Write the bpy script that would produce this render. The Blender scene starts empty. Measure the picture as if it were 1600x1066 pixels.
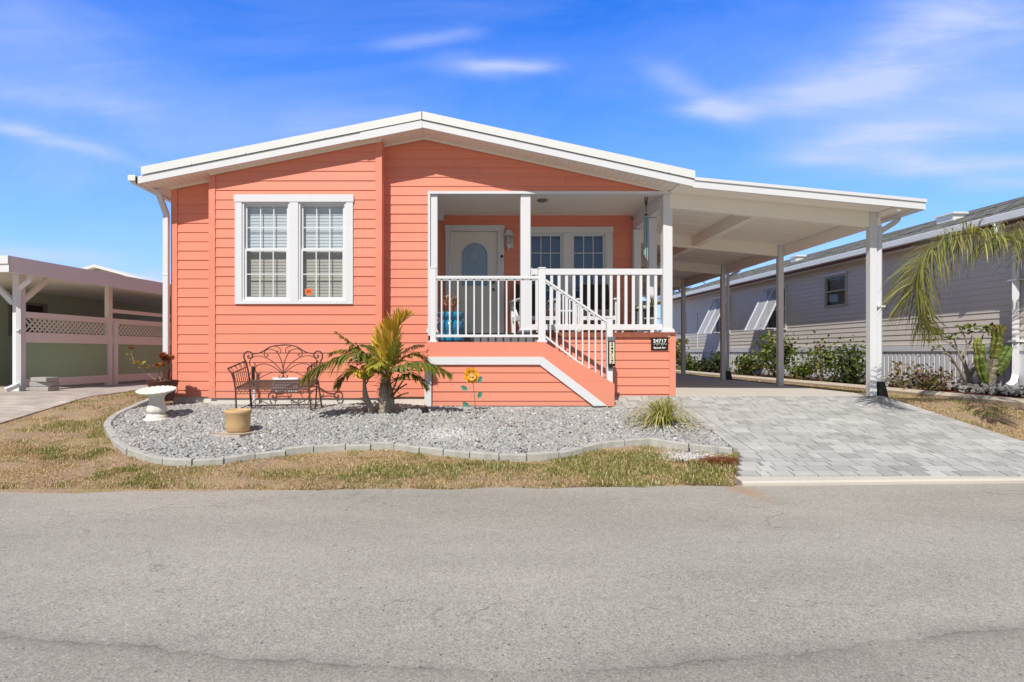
import bpy, math, random
import numpy as np
from mathutils import Vector, Matrix

R = math.radians
rng = np.random.default_rng(11)
random.seed(5)
SC = bpy.context.scene
COL = SC.collection

# ------------------------------------------------------------------ camera, world, sun, exposure
EYE = 0.70          # eye height above the house slab (z = 0)
F = 900.0           # focal length in photo pixels (1600 wide)
VX, VY = 745.0, 552.0
cam_d = bpy.data.cameras.new("camera")
cam = bpy.data.objects.new("camera", cam_d)
COL.objects.link(cam)
cam.location = (0, 0, EYE)
cam.rotation_euler = (R(90), 0, 0)
cam_d.sensor_width = 36.0
cam_d.lens = F / 1600 * 36.0
cam_d.shift_x = (800 - VX) / 1600
cam_d.shift_y = (VY - 533) / 1600
cam_d.clip_start = 0.05
cam_d.clip_end = 3000
SC.camera = cam

SUN_DIR = Vector((0.28, 0.82, -1.0)).normalized()      # direction the light travels
sun_d = bpy.data.lights.new("sun", 'SUN')
sun_d.energy = 4.3
sun_d.angle = R(0.5)
sun_d.color = (1.0, 0.94, 0.84)
sun = bpy.data.objects.new("sun", sun_d)
COL.objects.link(sun)
sun.rotation_euler = SUN_DIR.to_track_quat('-Z', 'Y').to_euler()
TO_SUN = -SUN_DIR
SUN_EL = math.asin(TO_SUN.z)
SUN_ROT = math.atan2(TO_SUN.x, TO_SUN.y)

SC.view_settings.view_transform = 'Standard'
SC.view_settings.look = 'None'
SC.view_settings.gamma = 1.0
SC.view_settings.exposure = 0.15
SC.cycles.max_bounces = 8
SC.cycles.diffuse_bounces = 4
SC.cycles.transparent_max_bounces = 12
SC.cycles.use_denoising = True


class NT:
    """small helper for node trees"""
    def __init__(self, tree):
        self.t = tree
        self.n = tree.nodes
        self.l = tree.links

    def set(self, sock, v):
        if isinstance(v, bpy.types.NodeSocket):
            self.l.new(v, sock)
        elif v is not None:
            if hasattr(sock.default_value, '__len__') and not hasattr(v, '__len__'):
                v = (v,) * len(sock.default_value)
            if hasattr(sock.default_value, '__len__') and len(v) == 3 and len(sock.default_value) == 4:
                v = tuple(v) + (1.0,)
            sock.default_value = v

    def math(self, op, a, b=None, c=None, clamp=False):
        n = self.n.new('ShaderNodeMath'); n.operation = op; n.use_clamp = clamp
        self.set(n.inputs[0], a)
        if b is not None: self.set(n.inputs[1], b)
        if c is not None: self.set(n.inputs[2], c)
        return n.outputs[0]

    def mix(self, f, a, b, blend='MIX'):
        n = self.n.new('ShaderNodeMix'); n.data_type = 'RGBA'; n.blend_type = blend
        self.set(n.inputs[0], f); self.set(n.inputs[6], a); self.set(n.inputs[7], b)
        return n.outputs[2]

    def noise(self, vec, scale, detail=4, rough=0.55, dist=0.0, out=0):
        n = self.n.new('ShaderNodeTexNoise')
        if vec is not None: self.l.new(vec, n.inputs['Vector'])
        n.inputs['Scale'].default_value = scale
        n.inputs['Detail'].default_value = detail
        n.inputs['Roughness'].default_value = rough
        n.inputs['Distortion'].default_value = dist
        return n.outputs[out]

    def voronoi(self, vec, scale, out=0, feature='F1'):
        n = self.n.new('ShaderNodeTexVoronoi'); n.feature = feature
        if vec is not None: self.l.new(vec, n.inputs['Vector'])
        n.inputs['Scale'].default_value = scale
        return n.outputs[out]

    def ramp(self, fac, stops):
        n = self.n.new('ShaderNodeValToRGB')
        els = n.color_ramp.elements
        while len(els) < len(stops): els.new(0.5)
        for e, (p, c) in zip(els, stops):
            e.position = p
            e.color = (c, c, c, 1) if not hasattr(c, '__len__') else tuple(c) + (1,)
        self.set(n.inputs[0], fac)
        return n.outputs[0]

    def coord(self, which='Object'):
        return self.n.new('ShaderNodeTexCoord').outputs[which]

    def pos(self):
        return self.n.new('ShaderNodeNewGeometry').outputs['Position']

    def mapping(self, vec, scale=(1, 1, 1), rot=(0, 0, 0), loc=(0, 0, 0)):
        n = self.n.new('ShaderNodeMapping')
        self.l.new(vec, n.inputs[0])
        n.inputs['Location'].default_value = loc
        n.inputs['Rotation'].default_value = rot
        n.inputs['Scale'].default_value = scale
        return n.outputs[0]

    def sep(self, vec):
        n = self.n.new('ShaderNodeSeparateXYZ'); self.l.new(vec, n.inputs[0]); return n.outputs

    def attr(self, name):
        n = self.n.new('ShaderNodeAttribute'); n.attribute_name = name; return n.outputs['Color']

    def bump(self, h, strength=0.3, dist=0.01):
        n = self.n.new('ShaderNodeBump')
        n.inputs['Strength'].default_value = strength
        n.inputs['Distance'].default_value = dist
        self.l.new(h, n.inputs['Height'])
        return n.outputs[0]


# ---- sky: Nishita plus thin cirrus laid out by direction
world = bpy.data.worlds.new("World")
SC.world = world
world.use_nodes = True
w = NT(world.node_tree)
w.n.clear()
w_out = w.n.new('ShaderNodeOutputWorld')
w_bg = w.n.new('ShaderNodeBackground')
w.l.new(w_bg.outputs[0], w_out.inputs[0])
sky = w.n.new('ShaderNodeTexSky')
sky.sky_type = 'NISHITA'
sky.sun_disc = False
sky.sun_elevation = SUN_EL
sky.sun_rotation = SUN_ROT
sky.air_density = 1.0
sky.dust_density = 0.25
sky.ozone_density = 2.0
hs = w.n.new('ShaderNodeHueSaturation')
hs.inputs['Saturation'].default_value = 1.32
hs.inputs['Value'].default_value = 1.0
w.l.new(sky.outputs[0], hs.inputs['Color'])
gen = w.coord('Generated')
sx, sy, sz = w.sep(gen)
ay = w.math('MAXIMUM', w.math('ABSOLUTE', sy), 0.05)
U = w.math('DIVIDE', sx, ay)
V = w.math('DIVIDE', sz, ay)
comb = w.n.new('ShaderNodeCombineXYZ')
w.l.new(U, comb.inputs[0]); w.l.new(V, comb.inputs[1])
uv = comb.outputs[0]
warp1 = w.math('MULTIPLY', w.math('SUBTRACT', w.noise(uv, 2.6, 3), 0.5), 0.07)
warp2 = w.math('MULTIPLY', w.math('SUBTRACT', w.noise(w.mapping(uv, loc=(3.3, 7.1, 0)), 3.0, 4), 0.5), 0.06)
Uw = w.math('ADD', U, warp1)
Vw = w.math('ADD', V, warp2)


def sd(px, py):
    return ((px - VX) / F, (VY - py) / F)


streaks = [  # (from, to, half width px, strength): bearings of the cirrus wisps
    ((740, 110), (850, 107), 13, 0.62), ((690, 98), (800, 114), 22, 0.22),
    ((1030, 120), (1115, 165), 20, 0.42), ((1070, 175), (1170, 178), 12, 0.40),
    ((1120, 168), (1330, 145), 22, 0.55), ((1250, 140), (1400, 95), 46, 0.45), ((1380, 100), (1520, 50), 58, 0.55),
    ((1480, 20), (1600, 40), 70, 0.45), ((1235, 238), (1420, 215), 18, 0.42),
    ((1330, 215), (1640, 165), 48, 0.62), ((1390, 262), (1640, 258), 15, 0.65), ((1250, 250), (1450, 245), 12, 0.30),
    ((1500, 290), (1640, 292), 13, 0.40), ((-30, 185), (205, 258), 11, 0.48),
    ((-30, 135), (190, 168), 20, 0.34), ((-40, 60), (170, 90), 80, 0.24), ((60, 250), (480, 215), 70, 0.20),
    ((-30, 395), (160, 402), 15, 0.5), ((232, 430), (272, 428), 12, 0.7),
    ((480, 190), (620, 188), 28, 0.22), ((610, 66), (740, 52), 11, 0.30),
    ((820, 330), (1500, 330), 70, 0.12), ((-100, 470), (1700, 480), 80, 0.28),
]
tot = None
for (a, b, hw, st) in streaks:
    (u0, v0), (u1, v1) = sd(*a), sd(*b)
    cu, cv = (u0 + u1) / 2, (v0 + v1) / 2
    L = math.hypot(u1 - u0, v1 - v0) / 2 + 1e-4
    ang = math.atan2(v1 - v0, u1 - u0)
    c_, s_ = math.cos(ang), math.sin(ang)
    du = w.math('SUBTRACT', Uw, cu); dv = w.math('SUBTRACT', Vw, cv)
    along = w.math('ADD', w.math('MULTIPLY', du, c_), w.math('MULTIPLY', dv, s_))
    across = w.math('SUBTRACT', w.math('MULTIPLY', dv, c_), w.math('MULTIPLY', du, s_))
    al = w.math('MAXIMUM', w.math('SUBTRACT', w.math('ABSOLUTE', along), L * 0.7), 0.0)
    e = w.math('ADD', w.math('POWER', w.math('DIVIDE', al, L * 0.5 + hw / F), 2.0),
               w.math('POWER', w.math('ABSOLUTE', w.math('DIVIDE', across, hw / F)), 2.0))
    g = w.math('MULTIPLY', w.math('EXPONENT', w.math('MULTIPLY', e, -1.0)), st)
    tot = g if tot is None else w.math('ADD', tot, g)
wisp = w.noise(w.mapping(uv, scale=(1.0, 6.5, 1), rot=(0, 0, R(-13))), 2.6, 9, 0.62, 0.9)
wisp = w.math('MULTIPLY', w.ramp(wisp, [(0.25, 0.30), (0.75, 1.0)]), 1.45)
veil = w.math('MULTIPLY', w.ramp(w.noise(w.mapping(uv, scale=(1.0, 2.6, 1), rot=(0, 0, R(-14))), 1.8, 7, 0.6, 0.8),
                                 [(0.40, 0.0), (0.85, 1.0)]), 0.32)
cl = w.math('ADD', w.math('MULTIPLY', tot, wisp), veil, clamp=True)
cl = w.math('MULTIPLY', w.math('MULTIPLY', cl, 0.85), w.math('GREATER_THAN', sy, 0.0))
# unseen sky half behind the camera: neutral grade added to light the facade
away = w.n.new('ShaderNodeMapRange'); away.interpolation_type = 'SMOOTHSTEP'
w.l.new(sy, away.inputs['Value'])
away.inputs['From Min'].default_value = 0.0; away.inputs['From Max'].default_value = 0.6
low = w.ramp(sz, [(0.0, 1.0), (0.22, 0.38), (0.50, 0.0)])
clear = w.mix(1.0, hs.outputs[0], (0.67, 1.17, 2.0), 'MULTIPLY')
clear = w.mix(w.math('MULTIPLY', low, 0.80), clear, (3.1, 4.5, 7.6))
back_grade = w.mix(0.6, w.mix(1.0, hs.outputs[0], (0.68, 0.66, 0.62), 'MULTIPLY'), (2.15, 2.15, 2.15))
skyc = w.mix(away.outputs[0], back_grade, clear)
CLOUD = (4.3, 5.0, 7.8)
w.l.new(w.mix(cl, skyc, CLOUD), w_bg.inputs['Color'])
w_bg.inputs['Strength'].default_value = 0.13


# ------------------------------------------------------------------ helpers
def P(px, py, d):
    """point seen at photo pixel (px, py) standing d metres in front of the camera"""
    return Vector(((px - VX) * d / F, d, EYE + (VY - py) * d / F))


def X(px, d): return (px - VX) * d / F
def Z(py, d): return EYE + (VY - py) * d / F


def gz(x, y):
    """ground height: road level, lot slope, house level"""
    z = -0.6 + 0.154 * (y - 5.5)
    top = 0.0 if x < 6.6 else max(-0.07, -0.07 * (x - 6.6) / 0.4)
    return max(-0.6, min(top - 0.015, z))


def gpt(px, py):
    """ground point on the lot slope under photo pixel (px, py)"""
    d = 1932.0 / (py - VY + 138.6)
    return Vector(((px - VX) * d / F, d, gz(0, d)))


def wloc(o):
    v = Vector((0, 0, 0))
    while o is not None:
        v += o.location; o = o.parent
    return v


class MB:
    def __init__(self):
        self.v = []; self.f = []; self.c = []

    def add(self, vs, fs, col=None):
        o = len(self.v)
        self.v += [tuple(q) for q in vs]
        self.f += [tuple(i + o for i in f) for f in fs]
        if col is not None:
            self.c += [tuple(col)] * len(vs)
        return self

    def box(self, x0, x1, y0, y1, z0, z1, col=None):
        x0, x1 = min(x0, x1), max(x0, x1); y0, y1 = min(y0, y1), max(y0, y1); z0, z1 = min(z0, z1), max(z0, z1)
        vs = [(x, y, z) for z in (z0, z1) for y in (y0, y1) for x in (x0, x1)]
        return self.add(vs, [(0, 2, 3, 1), (4, 5, 7, 6), (0, 1, 5, 4), (2, 6, 7, 3), (0, 4, 6, 2), (1, 3, 7, 5)], col)

    def beam(self, a, b, wd, ht, up=(0, 0, 1), col=None):
        """box from a to b, wd wide and ht tall (along up)"""
        a, b = Vector(a), Vector(b)
        d = (b - a).normalized()
        s = d.cross(Vector(up)).normalized()
        u = s.cross(d).normalized()
        vs = []
        for q in (a, b):
            for (i, j) in ((-1, -1), (1, -1), (1, 1), (-1, 1)):
                vs.append(q + s * (wd / 2 * i) + u * (ht / 2 * j))
        return self.add(vs, [(0, 1, 2, 3), (7, 6, 5, 4), (0, 4, 5, 1), (1, 5, 6, 2), (2, 6, 7, 3), (3, 7, 4, 0)], col)

    def tube(self, pts, r, n=6, col=None, cap=True):
        pts = [Vector(p) for p in pts]
        m = len(pts)
        rs = r if hasattr(r, '__len__') else [r] * m
        vs = []; fs = []
        t0 = (pts[1] - pts[0]).normalized()
        ref = Vector((0, 0, 1)) if abs(t0.z) < 0.9 else Vector((1, 0, 0))
        s = t0.cross(ref).normalized()
        for i in range(m):
            t = (pts[min(i + 1, m - 1)] - pts[max(i - 1, 0)])
            t = t.normalized() if t.length > 1e-9 else t0
            s = (s - t * s.dot(t))
            s = s.normalized() if s.length > 1e-6 else t.orthogonal().normalized()
            b = t.cross(s)
            for k in range(n):
                a = 2 * math.pi * k / n
                vs.append(pts[i] + (s * math.cos(a) + b * math.sin(a)) * rs[i])
        for i in range(m - 1):
            for k in range(n):
                fs.append((i * n + k, i * n + (k + 1) % n, (i + 1) * n + (k + 1) % n, (i + 1) * n + k))
        if cap:
            fs.append(tuple(range(n - 1, -1, -1))); fs.append(tuple((m - 1) * n + k for k in range(n)))
        return self.add(vs, fs, col)

    def lathe(self, prof, n=24, c=(0, 0, 0), mod=None, col=None):
        vs = []; fs = []
        for i, (r, z) in enumerate(prof):
            for k in range(n):
                a = 2 * math.pi * k / n
                rr, zz = (r, z) if mod is None else mod(i, a, r, z)
                vs.append((c[0] + rr * math.cos(a), c[1] + rr * math.sin(a), c[2] + zz))
        for i in range(len(prof) - 1):
            for k in range(n):
                fs.append((i * n + k, i * n + (k + 1) % n, (i + 1) * n + (k + 1) % n, (i + 1) * n + k))
        if prof[0][0] > 1e-6: fs.append(tuple(range(n - 1, -1, -1)))
        if prof[-1][0] > 1e-6: fs.append(tuple((len(prof) - 1) * n + k for k in range(n)))
        return self.add(vs, fs, col)

    def prism(self, poly, fr, to, axis='y', col=None):
        """polygon (pairs) swept along an axis between two values"""
        def m(p, q):
            return {'y': (p[0], q, p[1]), 'x': (q, p[0], p[1]), 'z': (p[0], p[1], q)}[axis]
        n = len(poly)
        vs = [m(p, fr) for p in poly] + [m(p, to) for p in poly]
        fs = [tuple(range(n)), tuple(range(2 * n - 1, n - 1, -1))]
        fs += [(i, (i + 1) % n, n + (i + 1) % n, n + i) for i in range(n)]
        return self.add(vs, fs, col)

    def build(self, name, mat, parent=None, smooth=False, bevel=0.0):
        me = bpy.data.meshes.new(name)
        off = wloc(parent) if parent is not None else Vector((0, 0, 0))
        vv = [(a - off.x, b - off.y, c - off.z) for a, b, c in self.v]
        me.from_pydata(vv, [], self.f)
        if self.c and len(self.c) == len(self.v):
            at = me.color_attributes.new('Col', 'FLOAT_COLOR', 'POINT')
            arr = np.ones((len(self.v), 4), dtype=np.float32)
            arr[:, :3] = np.array(self.c, dtype=np.float32)
            at.data.foreach_set('color', arr.ravel())
        me.materials.append(mat)
        if smooth:
            me.polygons.foreach_set('use_smooth', [True] * len(me.polygons))
        me.update()
        o = bpy.data.objects.new(name, me)
        COL.objects.link(o)
        if parent is not None: o.parent = parent
        if bevel > 0:
            b = o.modifiers.new('bevel', 'BEVEL'); b.width = bevel; b.segments = 2; b.limit_method = 'ANGLE'
            b.angle_limit = R(50)
        return o


def np_mesh(name, verts, faces, mat, cols=None, parent=None, smooth=False):
    """mesh out of numpy arrays; faces (n, k)"""
    me = bpy.data.meshes.new(name)
    verts = np.asarray(verts, dtype=np.float32); faces = np.asarray(faces, dtype=np.int32)
    if parent is not None: verts = verts - np.array(wloc(parent), dtype=np.float32)
    nf, k = faces.shape
    me.vertices.add(len(verts)); me.vertices.foreach_set('co', verts.ravel())
    me.loops.add(nf * k); me.loops.foreach_set('vertex_index', faces.ravel())
    me.polygons.add(nf)
    me.polygons.foreach_set('loop_start', np.arange(0, nf * k, k, dtype=np.int32))
    me.polygons.foreach_set('loop_total', np.full(nf, k, dtype=np.int32))
    me.polygons.foreach_set('use_smooth', np.full(nf, bool(smooth), dtype=bool))
    if cols is not None:
        at = me.color_attributes.new('Col', 'FLOAT_COLOR', 'POINT')
        arr = np.ones((len(verts), 4), dtype=np.float32); arr[:, :3] = cols
        at.data.foreach_set('color', arr.ravel())
    me.materials.append(mat)
    me.update(calc_edges=True); me.validate()
    o = bpy.data.objects.new(name, me); COL.objects.link(o)
    if parent is not None: o.parent = parent
    return o


def tag(o, label=None, cat=None, group=None, kind=None):
    if label: o['label'] = label
    if cat: o['category'] = cat
    if group: o['group'] = group
    if kind: o['kind'] = kind
    return o


def thing(name, label, cat, loc=(0, 0, 0), group=None):
    o = bpy.data.objects.new(name, None)
    COL.objects.link(o)
    o.location = loc
    o.empty_display_size = 0.1
    return tag(o, label, cat, group)


def dup(root, loc=None, rz=None, label=None):
    c = root.copy(); COL.objects.link(c)
    if loc is not None: c.location = loc
    if rz is not None: c.rotation_euler.z = rz
    if label: c['label'] = label

    def rec(a, b):
        for ch in a.children:
            k = ch.copy(); COL.objects.link(k); k.parent = b
            rec(ch, k)
    rec(root, c)
    return c


def catmull(pts, n=6):
    pts = [Vector(p) for p in pts]
    out = []
    for i in range(len(pts) - 1):
        p0 = pts[max(i - 1, 0)]; p1 = pts[i]; p2 = pts[i + 1]; p3 = pts[min(i + 2, len(pts) - 1)]
        for k in range(n):
            t = k / n
            out.append(0.5 * ((2 * p1) + (p2 - p0) * t + (2 * p0 - 5 * p1 + 4 * p2 - p3) * t * t + (3 * p1 - p0 - 3 * p2 + p3) * t ** 3))
    out.append(pts[-1])
    return out


# ------------------------------------------------------------------ materials
MATS = {}


def mat(name, color, rough=0.6, var=0.08, vscale=3.0, bump=0.0, bscale=60.0, metal=0.0, attr=False, spec=0.4, dirt=0.0, coat=0.0):
    m = bpy.data.materials.new(name); m.use_nodes = True
    t = NT(m.node_tree)
    b = t.n['Principled BSDF']
    co = t.coord('Object')
    base = t.attr('Col') if attr else None
    nz = t.noise(co, vscale, 5)
    f = t.math('MULTIPLY_ADD', nz, 2 * var, 1.0 - var)
    fine = t.math('MULTIPLY_ADD', t.noise(co, vscale * 14, 3), var, 1.0 - var * 0.5)
    f = t.math('MULTIPLY', f, fine)
    src = base if attr else tuple(color) + (1,)
    col = t.mix(1.0, src, f, 'MULTIPLY')
    if dirt > 0:
        px_, py_, pz_ = t.sep(t.pos())
        streak = t.noise(t.mapping(t.pos(), scale=(9, 9, 0.7)), 1.0, 4)
        dm = t.math('MULTIPLY', t.ramp(streak, [(0.5, 0.0), (0.75, 1.0)]), dirt)
        col = t.mix(dm, col, (0.20, 0.17, 0.14, 1))
    t.set(b.inputs['Base Color'], col)
    b.inputs['Roughness'].default_value = rough
    b.inputs['Metallic'].default_value = metal
    b.inputs['Specular IOR Level'].default_value = spec
    if coat: b.inputs['Coat Weight'].default_value = coat
    if bump > 0:
        t.l.new(t.bump(t.noise(co, bscale, 4), bump, 0.01), b.inputs['Normal'])
    MATS[name] = m
    return m


def foliage(name, attr=True, color=(0.06, 0.09, 0.02), trans=0.35, rough=0.5):
    m = bpy.data.materials.new(name); m.use_nodes = True
    t = NT(m.node_tree)
    b = t.n['Principled BSDF']; out = t.n['Material Output']
    src = t.attr('Col') if attr else tuple(color) + (1,)
    f = t.math('MULTIPLY_ADD', t.noise(t.coord('Object'), 14, 3), 0.5, 0.75)
    col = t.mix(1.0, src, f, 'MULTIPLY')
    t.set(b.inputs['Base Color'], col)
    b.inputs['Roughness'].default_value = rough
    b.inputs['Specular IOR Level'].default_value = 0.3
    tr = t.n.new('ShaderNodeBsdfTranslucent')
    t.set(tr.inputs[0], t.mix(1.0, col, (1.25, 1.2, 0.5, 1), 'MULTIPLY'))
    ms = t.n.new('ShaderNodeMixShader'); ms.inputs[0].default_value = trans
    t.l.new(b.outputs[0], ms.inputs[1]); t.l.new(tr.outputs[0], ms.inputs[2])
    t.l.new(ms.outputs[0], out.inputs[0])
    MATS[name] = m
    return m


def glass(name, tint=(0.93, 0.96, 1.0), refl=0.10, haze=0.0):
    m = bpy.data.materials.new(name); m.use_nodes = True
    t = NT(m.node_tree)
    out = t.n['Material Output']; t.n.remove(t.n['Principled BSDF'])
    tr = t.n.new('ShaderNodeBsdfTransparent'); tr.inputs[0].default_value = tint + (1,)
    gl = t.n.new('ShaderNodeBsdfGlossy'); gl.inputs['Roughness'].default_value = 0.03
    wob = t.noise(t.coord('Object'), 2.0, 2)
    t.l.new(t.bump(wob, 0.05, 0.02), gl.inputs['Normal'])
    lw = t.n.new('ShaderNodeLayerWeight'); lw.inputs[0].default_value = 0.5
    fac = t.math('ADD', t.math('MULTIPLY', t.math('POWER', lw.outputs['Facing'], 5.0), 0.9), refl, clamp=True)
    ms = t.n.new('ShaderNodeMixShader')
    t.l.new(fac, ms.inputs[0]); t.l.new(tr.outputs[0], ms.inputs[1]); t.l.new(gl.outputs[0], ms.inputs[2])
    t.l.new(ms.outputs[0], out.inputs[0])
    MATS[name] = m
    return m


CORAL = mat('coral_paint', (0.78, 0.270, 0.186), 0.55, 0.045, 1.3, 0.12, 90, dirt=0.03)
t = NT(CORAL.node_tree); b = t.n['Principled BSDF']
old = b.inputs['Base Color'].links[0].from_socket
gx3, gy3, gz3 = t.sep(t.pos())
wn = t.n.new('ShaderNodeTexWhiteNoise'); wn.noise_dimensions = '2D'
cb3 = t.n.new('ShaderNodeCombineXYZ')
t.l.new(t.math('FLOOR', t.math('DIVIDE', t.math('ADD', gz3, 0.037), 0.1515)), cb3.inputs[0])
t.l.new(t.math('FLOOR', t.math('DIVIDE', t.math('ADD', gx3, t.math('MULTIPLY', t.math('FLOOR', t.math('DIVIDE', gz3, 0.1515)), 1.37)), 3.66)), cb3.inputs[1])
t.l.new(cb3.outputs[0], wn.inputs['Vector'])
c3 = t.mix(1.0, old, t.math('MULTIPLY_ADD', wn.outputs['Value'], 0.07, 0.965), 'MULTIPLY')
spl = t.math('MULTIPLY', t.ramp(t.math('ADD', gz3, t.math('MULTIPLY', t.noise(t.pos(), 9, 5), 0.25)), [(0.05, 1.0), (0.42, 0.0)]), 0.22)
c3 = t.mix(spl, c3, (0.42, 0.30, 0.22, 1))
t.l.new(c3, b.inputs['Base Color'])
WHITE = mat('white_paint', (0.70, 0.72, 0.77), 0.42, 0.03, 2.0, 0.03, 60, dirt=0.03)
VINYL = mat('white_vinyl', (0.73, 0.745, 0.79), 0.35, 0.02, 2.0)
SOFFIT = mat('soffit_panel', (0.85, 0.79, 0.71), 0.6, 0.04, 2.0)
METALW = mat('white_metal', (0.74, 0.76, 0.77), 0.35, 0.05, 1.2, 0.04, 20, metal=0.0, dirt=0.04)
PANW = mat('carport_panel', (0.91, 0.88, 0.82), 0.5, 0.04, 1.0)
FOUND = mat('foundation_paint', (0.70, 0.67, 0.62), 0.85, 0.14, 3.0, 0.3, 60, dirt=0.15)
DARK = mat('dark_interior', (0.03, 0.03, 0.032), 0.8, 0.1)
BLACK = mat('black_plastic', (0.018, 0.018, 0.02), 0.4, 0.1)
BLIND = mat('blind_slats', (0.74, 0.74, 0.71), 0.6, 0.03)
GREYD = mat('grey_deck', (0.16, 0.165, 0.17), 0.7, 0.08, 4.0)
TERRA = mat('terracotta_tile', (0.30, 0.085, 0.05), 0.6, 0.2, 9.0, 0.2, 80)
GROUT = mat('tile_grout', (0.45, 0.36, 0.32), 0.8, 0.1)
IRON = mat('rusted_iron', (0.11, 0.062, 0.05), 0.6, 0.35, 25.0, 0.3, 200, metal=0.3)
STONEW = mat('white_cast_stone', (0.72, 0.70, 0.66), 0.8, 0.07, 9.0, 0.25, 60, dirt=0.12)
BROWNPOT = mat('brown_pot', (0.085, 0.032, 0.02), 0.45, 0.25, 6.0, 0.1, 40)
EDGING = mat('edging_concrete', (0.44, 0.44, 0.42), 0.95, 0.25, 9.0, 0.7, 70, dirt=0.35)
CONC = mat('concrete', (0.54, 0.505, 0.455), 0.85, 0.10, 1.6, 0.15, 60, dirt=0.05)
BLUE = mat('blue_glaze', (0.02, 0.20, 0.36), 0.12, 0.25, 5.0, coat=0.6)
BRONZE = mat('bronze_frame', (0.20, 0.185, 0.17), 0.5, 0.05)
SILVER = mat('silver_metal', (0.45, 0.45, 0.45), 0.3, 0.05, metal=0.9)
GREYV = mat('neighbour_siding', (0.70, 0.645, 0.59), 0.55, 0.05, 1.2, dirt=0.04)
MULCH = mat('red_mulch', (0.13, 0.036, 0.022), 0.95, 0.45, 30.0, 0.9, 120)
GREENP = mat('green_panel', (0.30, 0.47, 0.32), 0.4, 0.12, 0.9, 0.02, 10)
TRIMP = mat('pale_trim', (0.80, 0.78, 0.75), 0.6, 0.05, 2.0, dirt=0.04)
GLASS = glass('window_glass', tint=(0.86, 0.92, 0.98), refl=0.16)
GLASSC = glass('screened_glass', tint=(0.70, 0.70, 0.69), refl=0.05)
GLASSP = glass('porch_glass', tint=(0.40, 0.52, 0.74), refl=0.06)
GLASSD = glass('dark_glass', tint=(0.7, 0.72, 0.70), refl=0.06)
LEAF = foliage('leaf', trans=0.3)
FROND = foliage('palm_leaf', trans=0.3, rough=0.45)
BARK = mat('palm_bark', (0.33, 0.285, 0.24), 0.9, 0.3, 12.0, 0.8, 60)
TWIG = mat('pale_bark', (0.33, 0.29, 0.24), 0.85, 0.2, 14.0, 0.4, 80)
VCOL = mat('stone_mix', (1, 1, 1), 0.85, 0.18, 40.0, 0.35, 160, attr=True)


# ---------------------------------------------------------------- setting: ground, road, path, driveway, slab
def lines(a, b, n): return list(np.linspace(a, b, n))


def road_y(x): return 5.55 + 0.045 * x


def ground_material():
    m = bpy.data.materials.new('dry_lawn_soil'); m.use_nodes = True
    t = NT(m.node_tree); b = t.n['Principled BSDF']
    p = t.pos()
    big = t.noise(p, 0.9, 5, 0.6)
    mid = t.noise(p, 7.0, 5, 0.65)
    fine = t.noise(p, 70.0, 4, 0.7)
    straw = t.ramp(fine, [(0.30, (0.21, 0.145, 0.085)), (0.5, (0.42, 0.305, 0.175)), (0.72, (0.60, 0.46, 0.28))])
    dead = t.ramp(fine, [(0.3, (0.23, 0.16, 0.115)), (0.7, (0.50, 0.37, 0.27))])
    green = t.ramp(fine, [(0.3, (0.13, 0.125, 0.04)), (0.7, (0.34, 0.30, 0.11))])
    c = t.mix(t.ramp(mid, [(0.4, 0.0), (0.62, 1.0)]), straw, dead)
    c = t.mix(t.math('MULTIPLY', t.ramp(big, [(0.52, 0.0), (0.66, 1.0)]), 0.7), c, green)
    t.set(b.inputs['Base Color'], c)
    b.inputs['Roughness'].default_value = 0.95
    b.inputs['Specular IOR Level'].default_value = 0.1
    t.l.new(t.bump(fine, 0.8, 0.02), b.inputs['Normal'])
    return m


xs = [-900, -300, -120, -60, -35, -24] + lines(-18, 18, 73) + [24, 35, 60, 120, 300, 900]
ys = [-900, -200, -60, -20, -8, -4] + lines(-3, 5.2, 5) + lines(5.4, 9.8, 45) + lines(10.2, 30, 34) + [36, 50, 80, 140, 300, 900]
gv = []; gf = []
for y in ys:
    for x in xs:
        z = gz(x, y)
        if y > road_y(x) - 0.1 and y < 9.0: z -= 0.0
        if y < road_y(x) + 0.02: z = -0.66
        if 2.2 < x < 6.6 and 5.0 < y < 26: z -= 0.10
        if -5 < x < 3.2 and y > 9.3 and y < 23: z -= 0.1
        if -5.05 < x < 3.1 and 8.3 < y < 23: z = min(z, -0.22)
        z += 0.012 * math.sin(x * 3.1 + y * 2.3) * math.sin(y * 4.1 - x) if y > 6 else 0
        gv.append((x, y, z))
nx = len(xs)
gf = [(j * nx + i, j * nx + i + 1, (j + 1) * nx + i + 1, (j + 1) * nx + i) for j in range(len(ys) - 1) for i in range(nx - 1)]
gm = MB(); gm.add(gv, gf)
ground = gm.build('ground', ground_material(), smooth=True)
tag(ground, 'dry straw coloured lawn ground around the house', 'ground', kind='structure')


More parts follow.
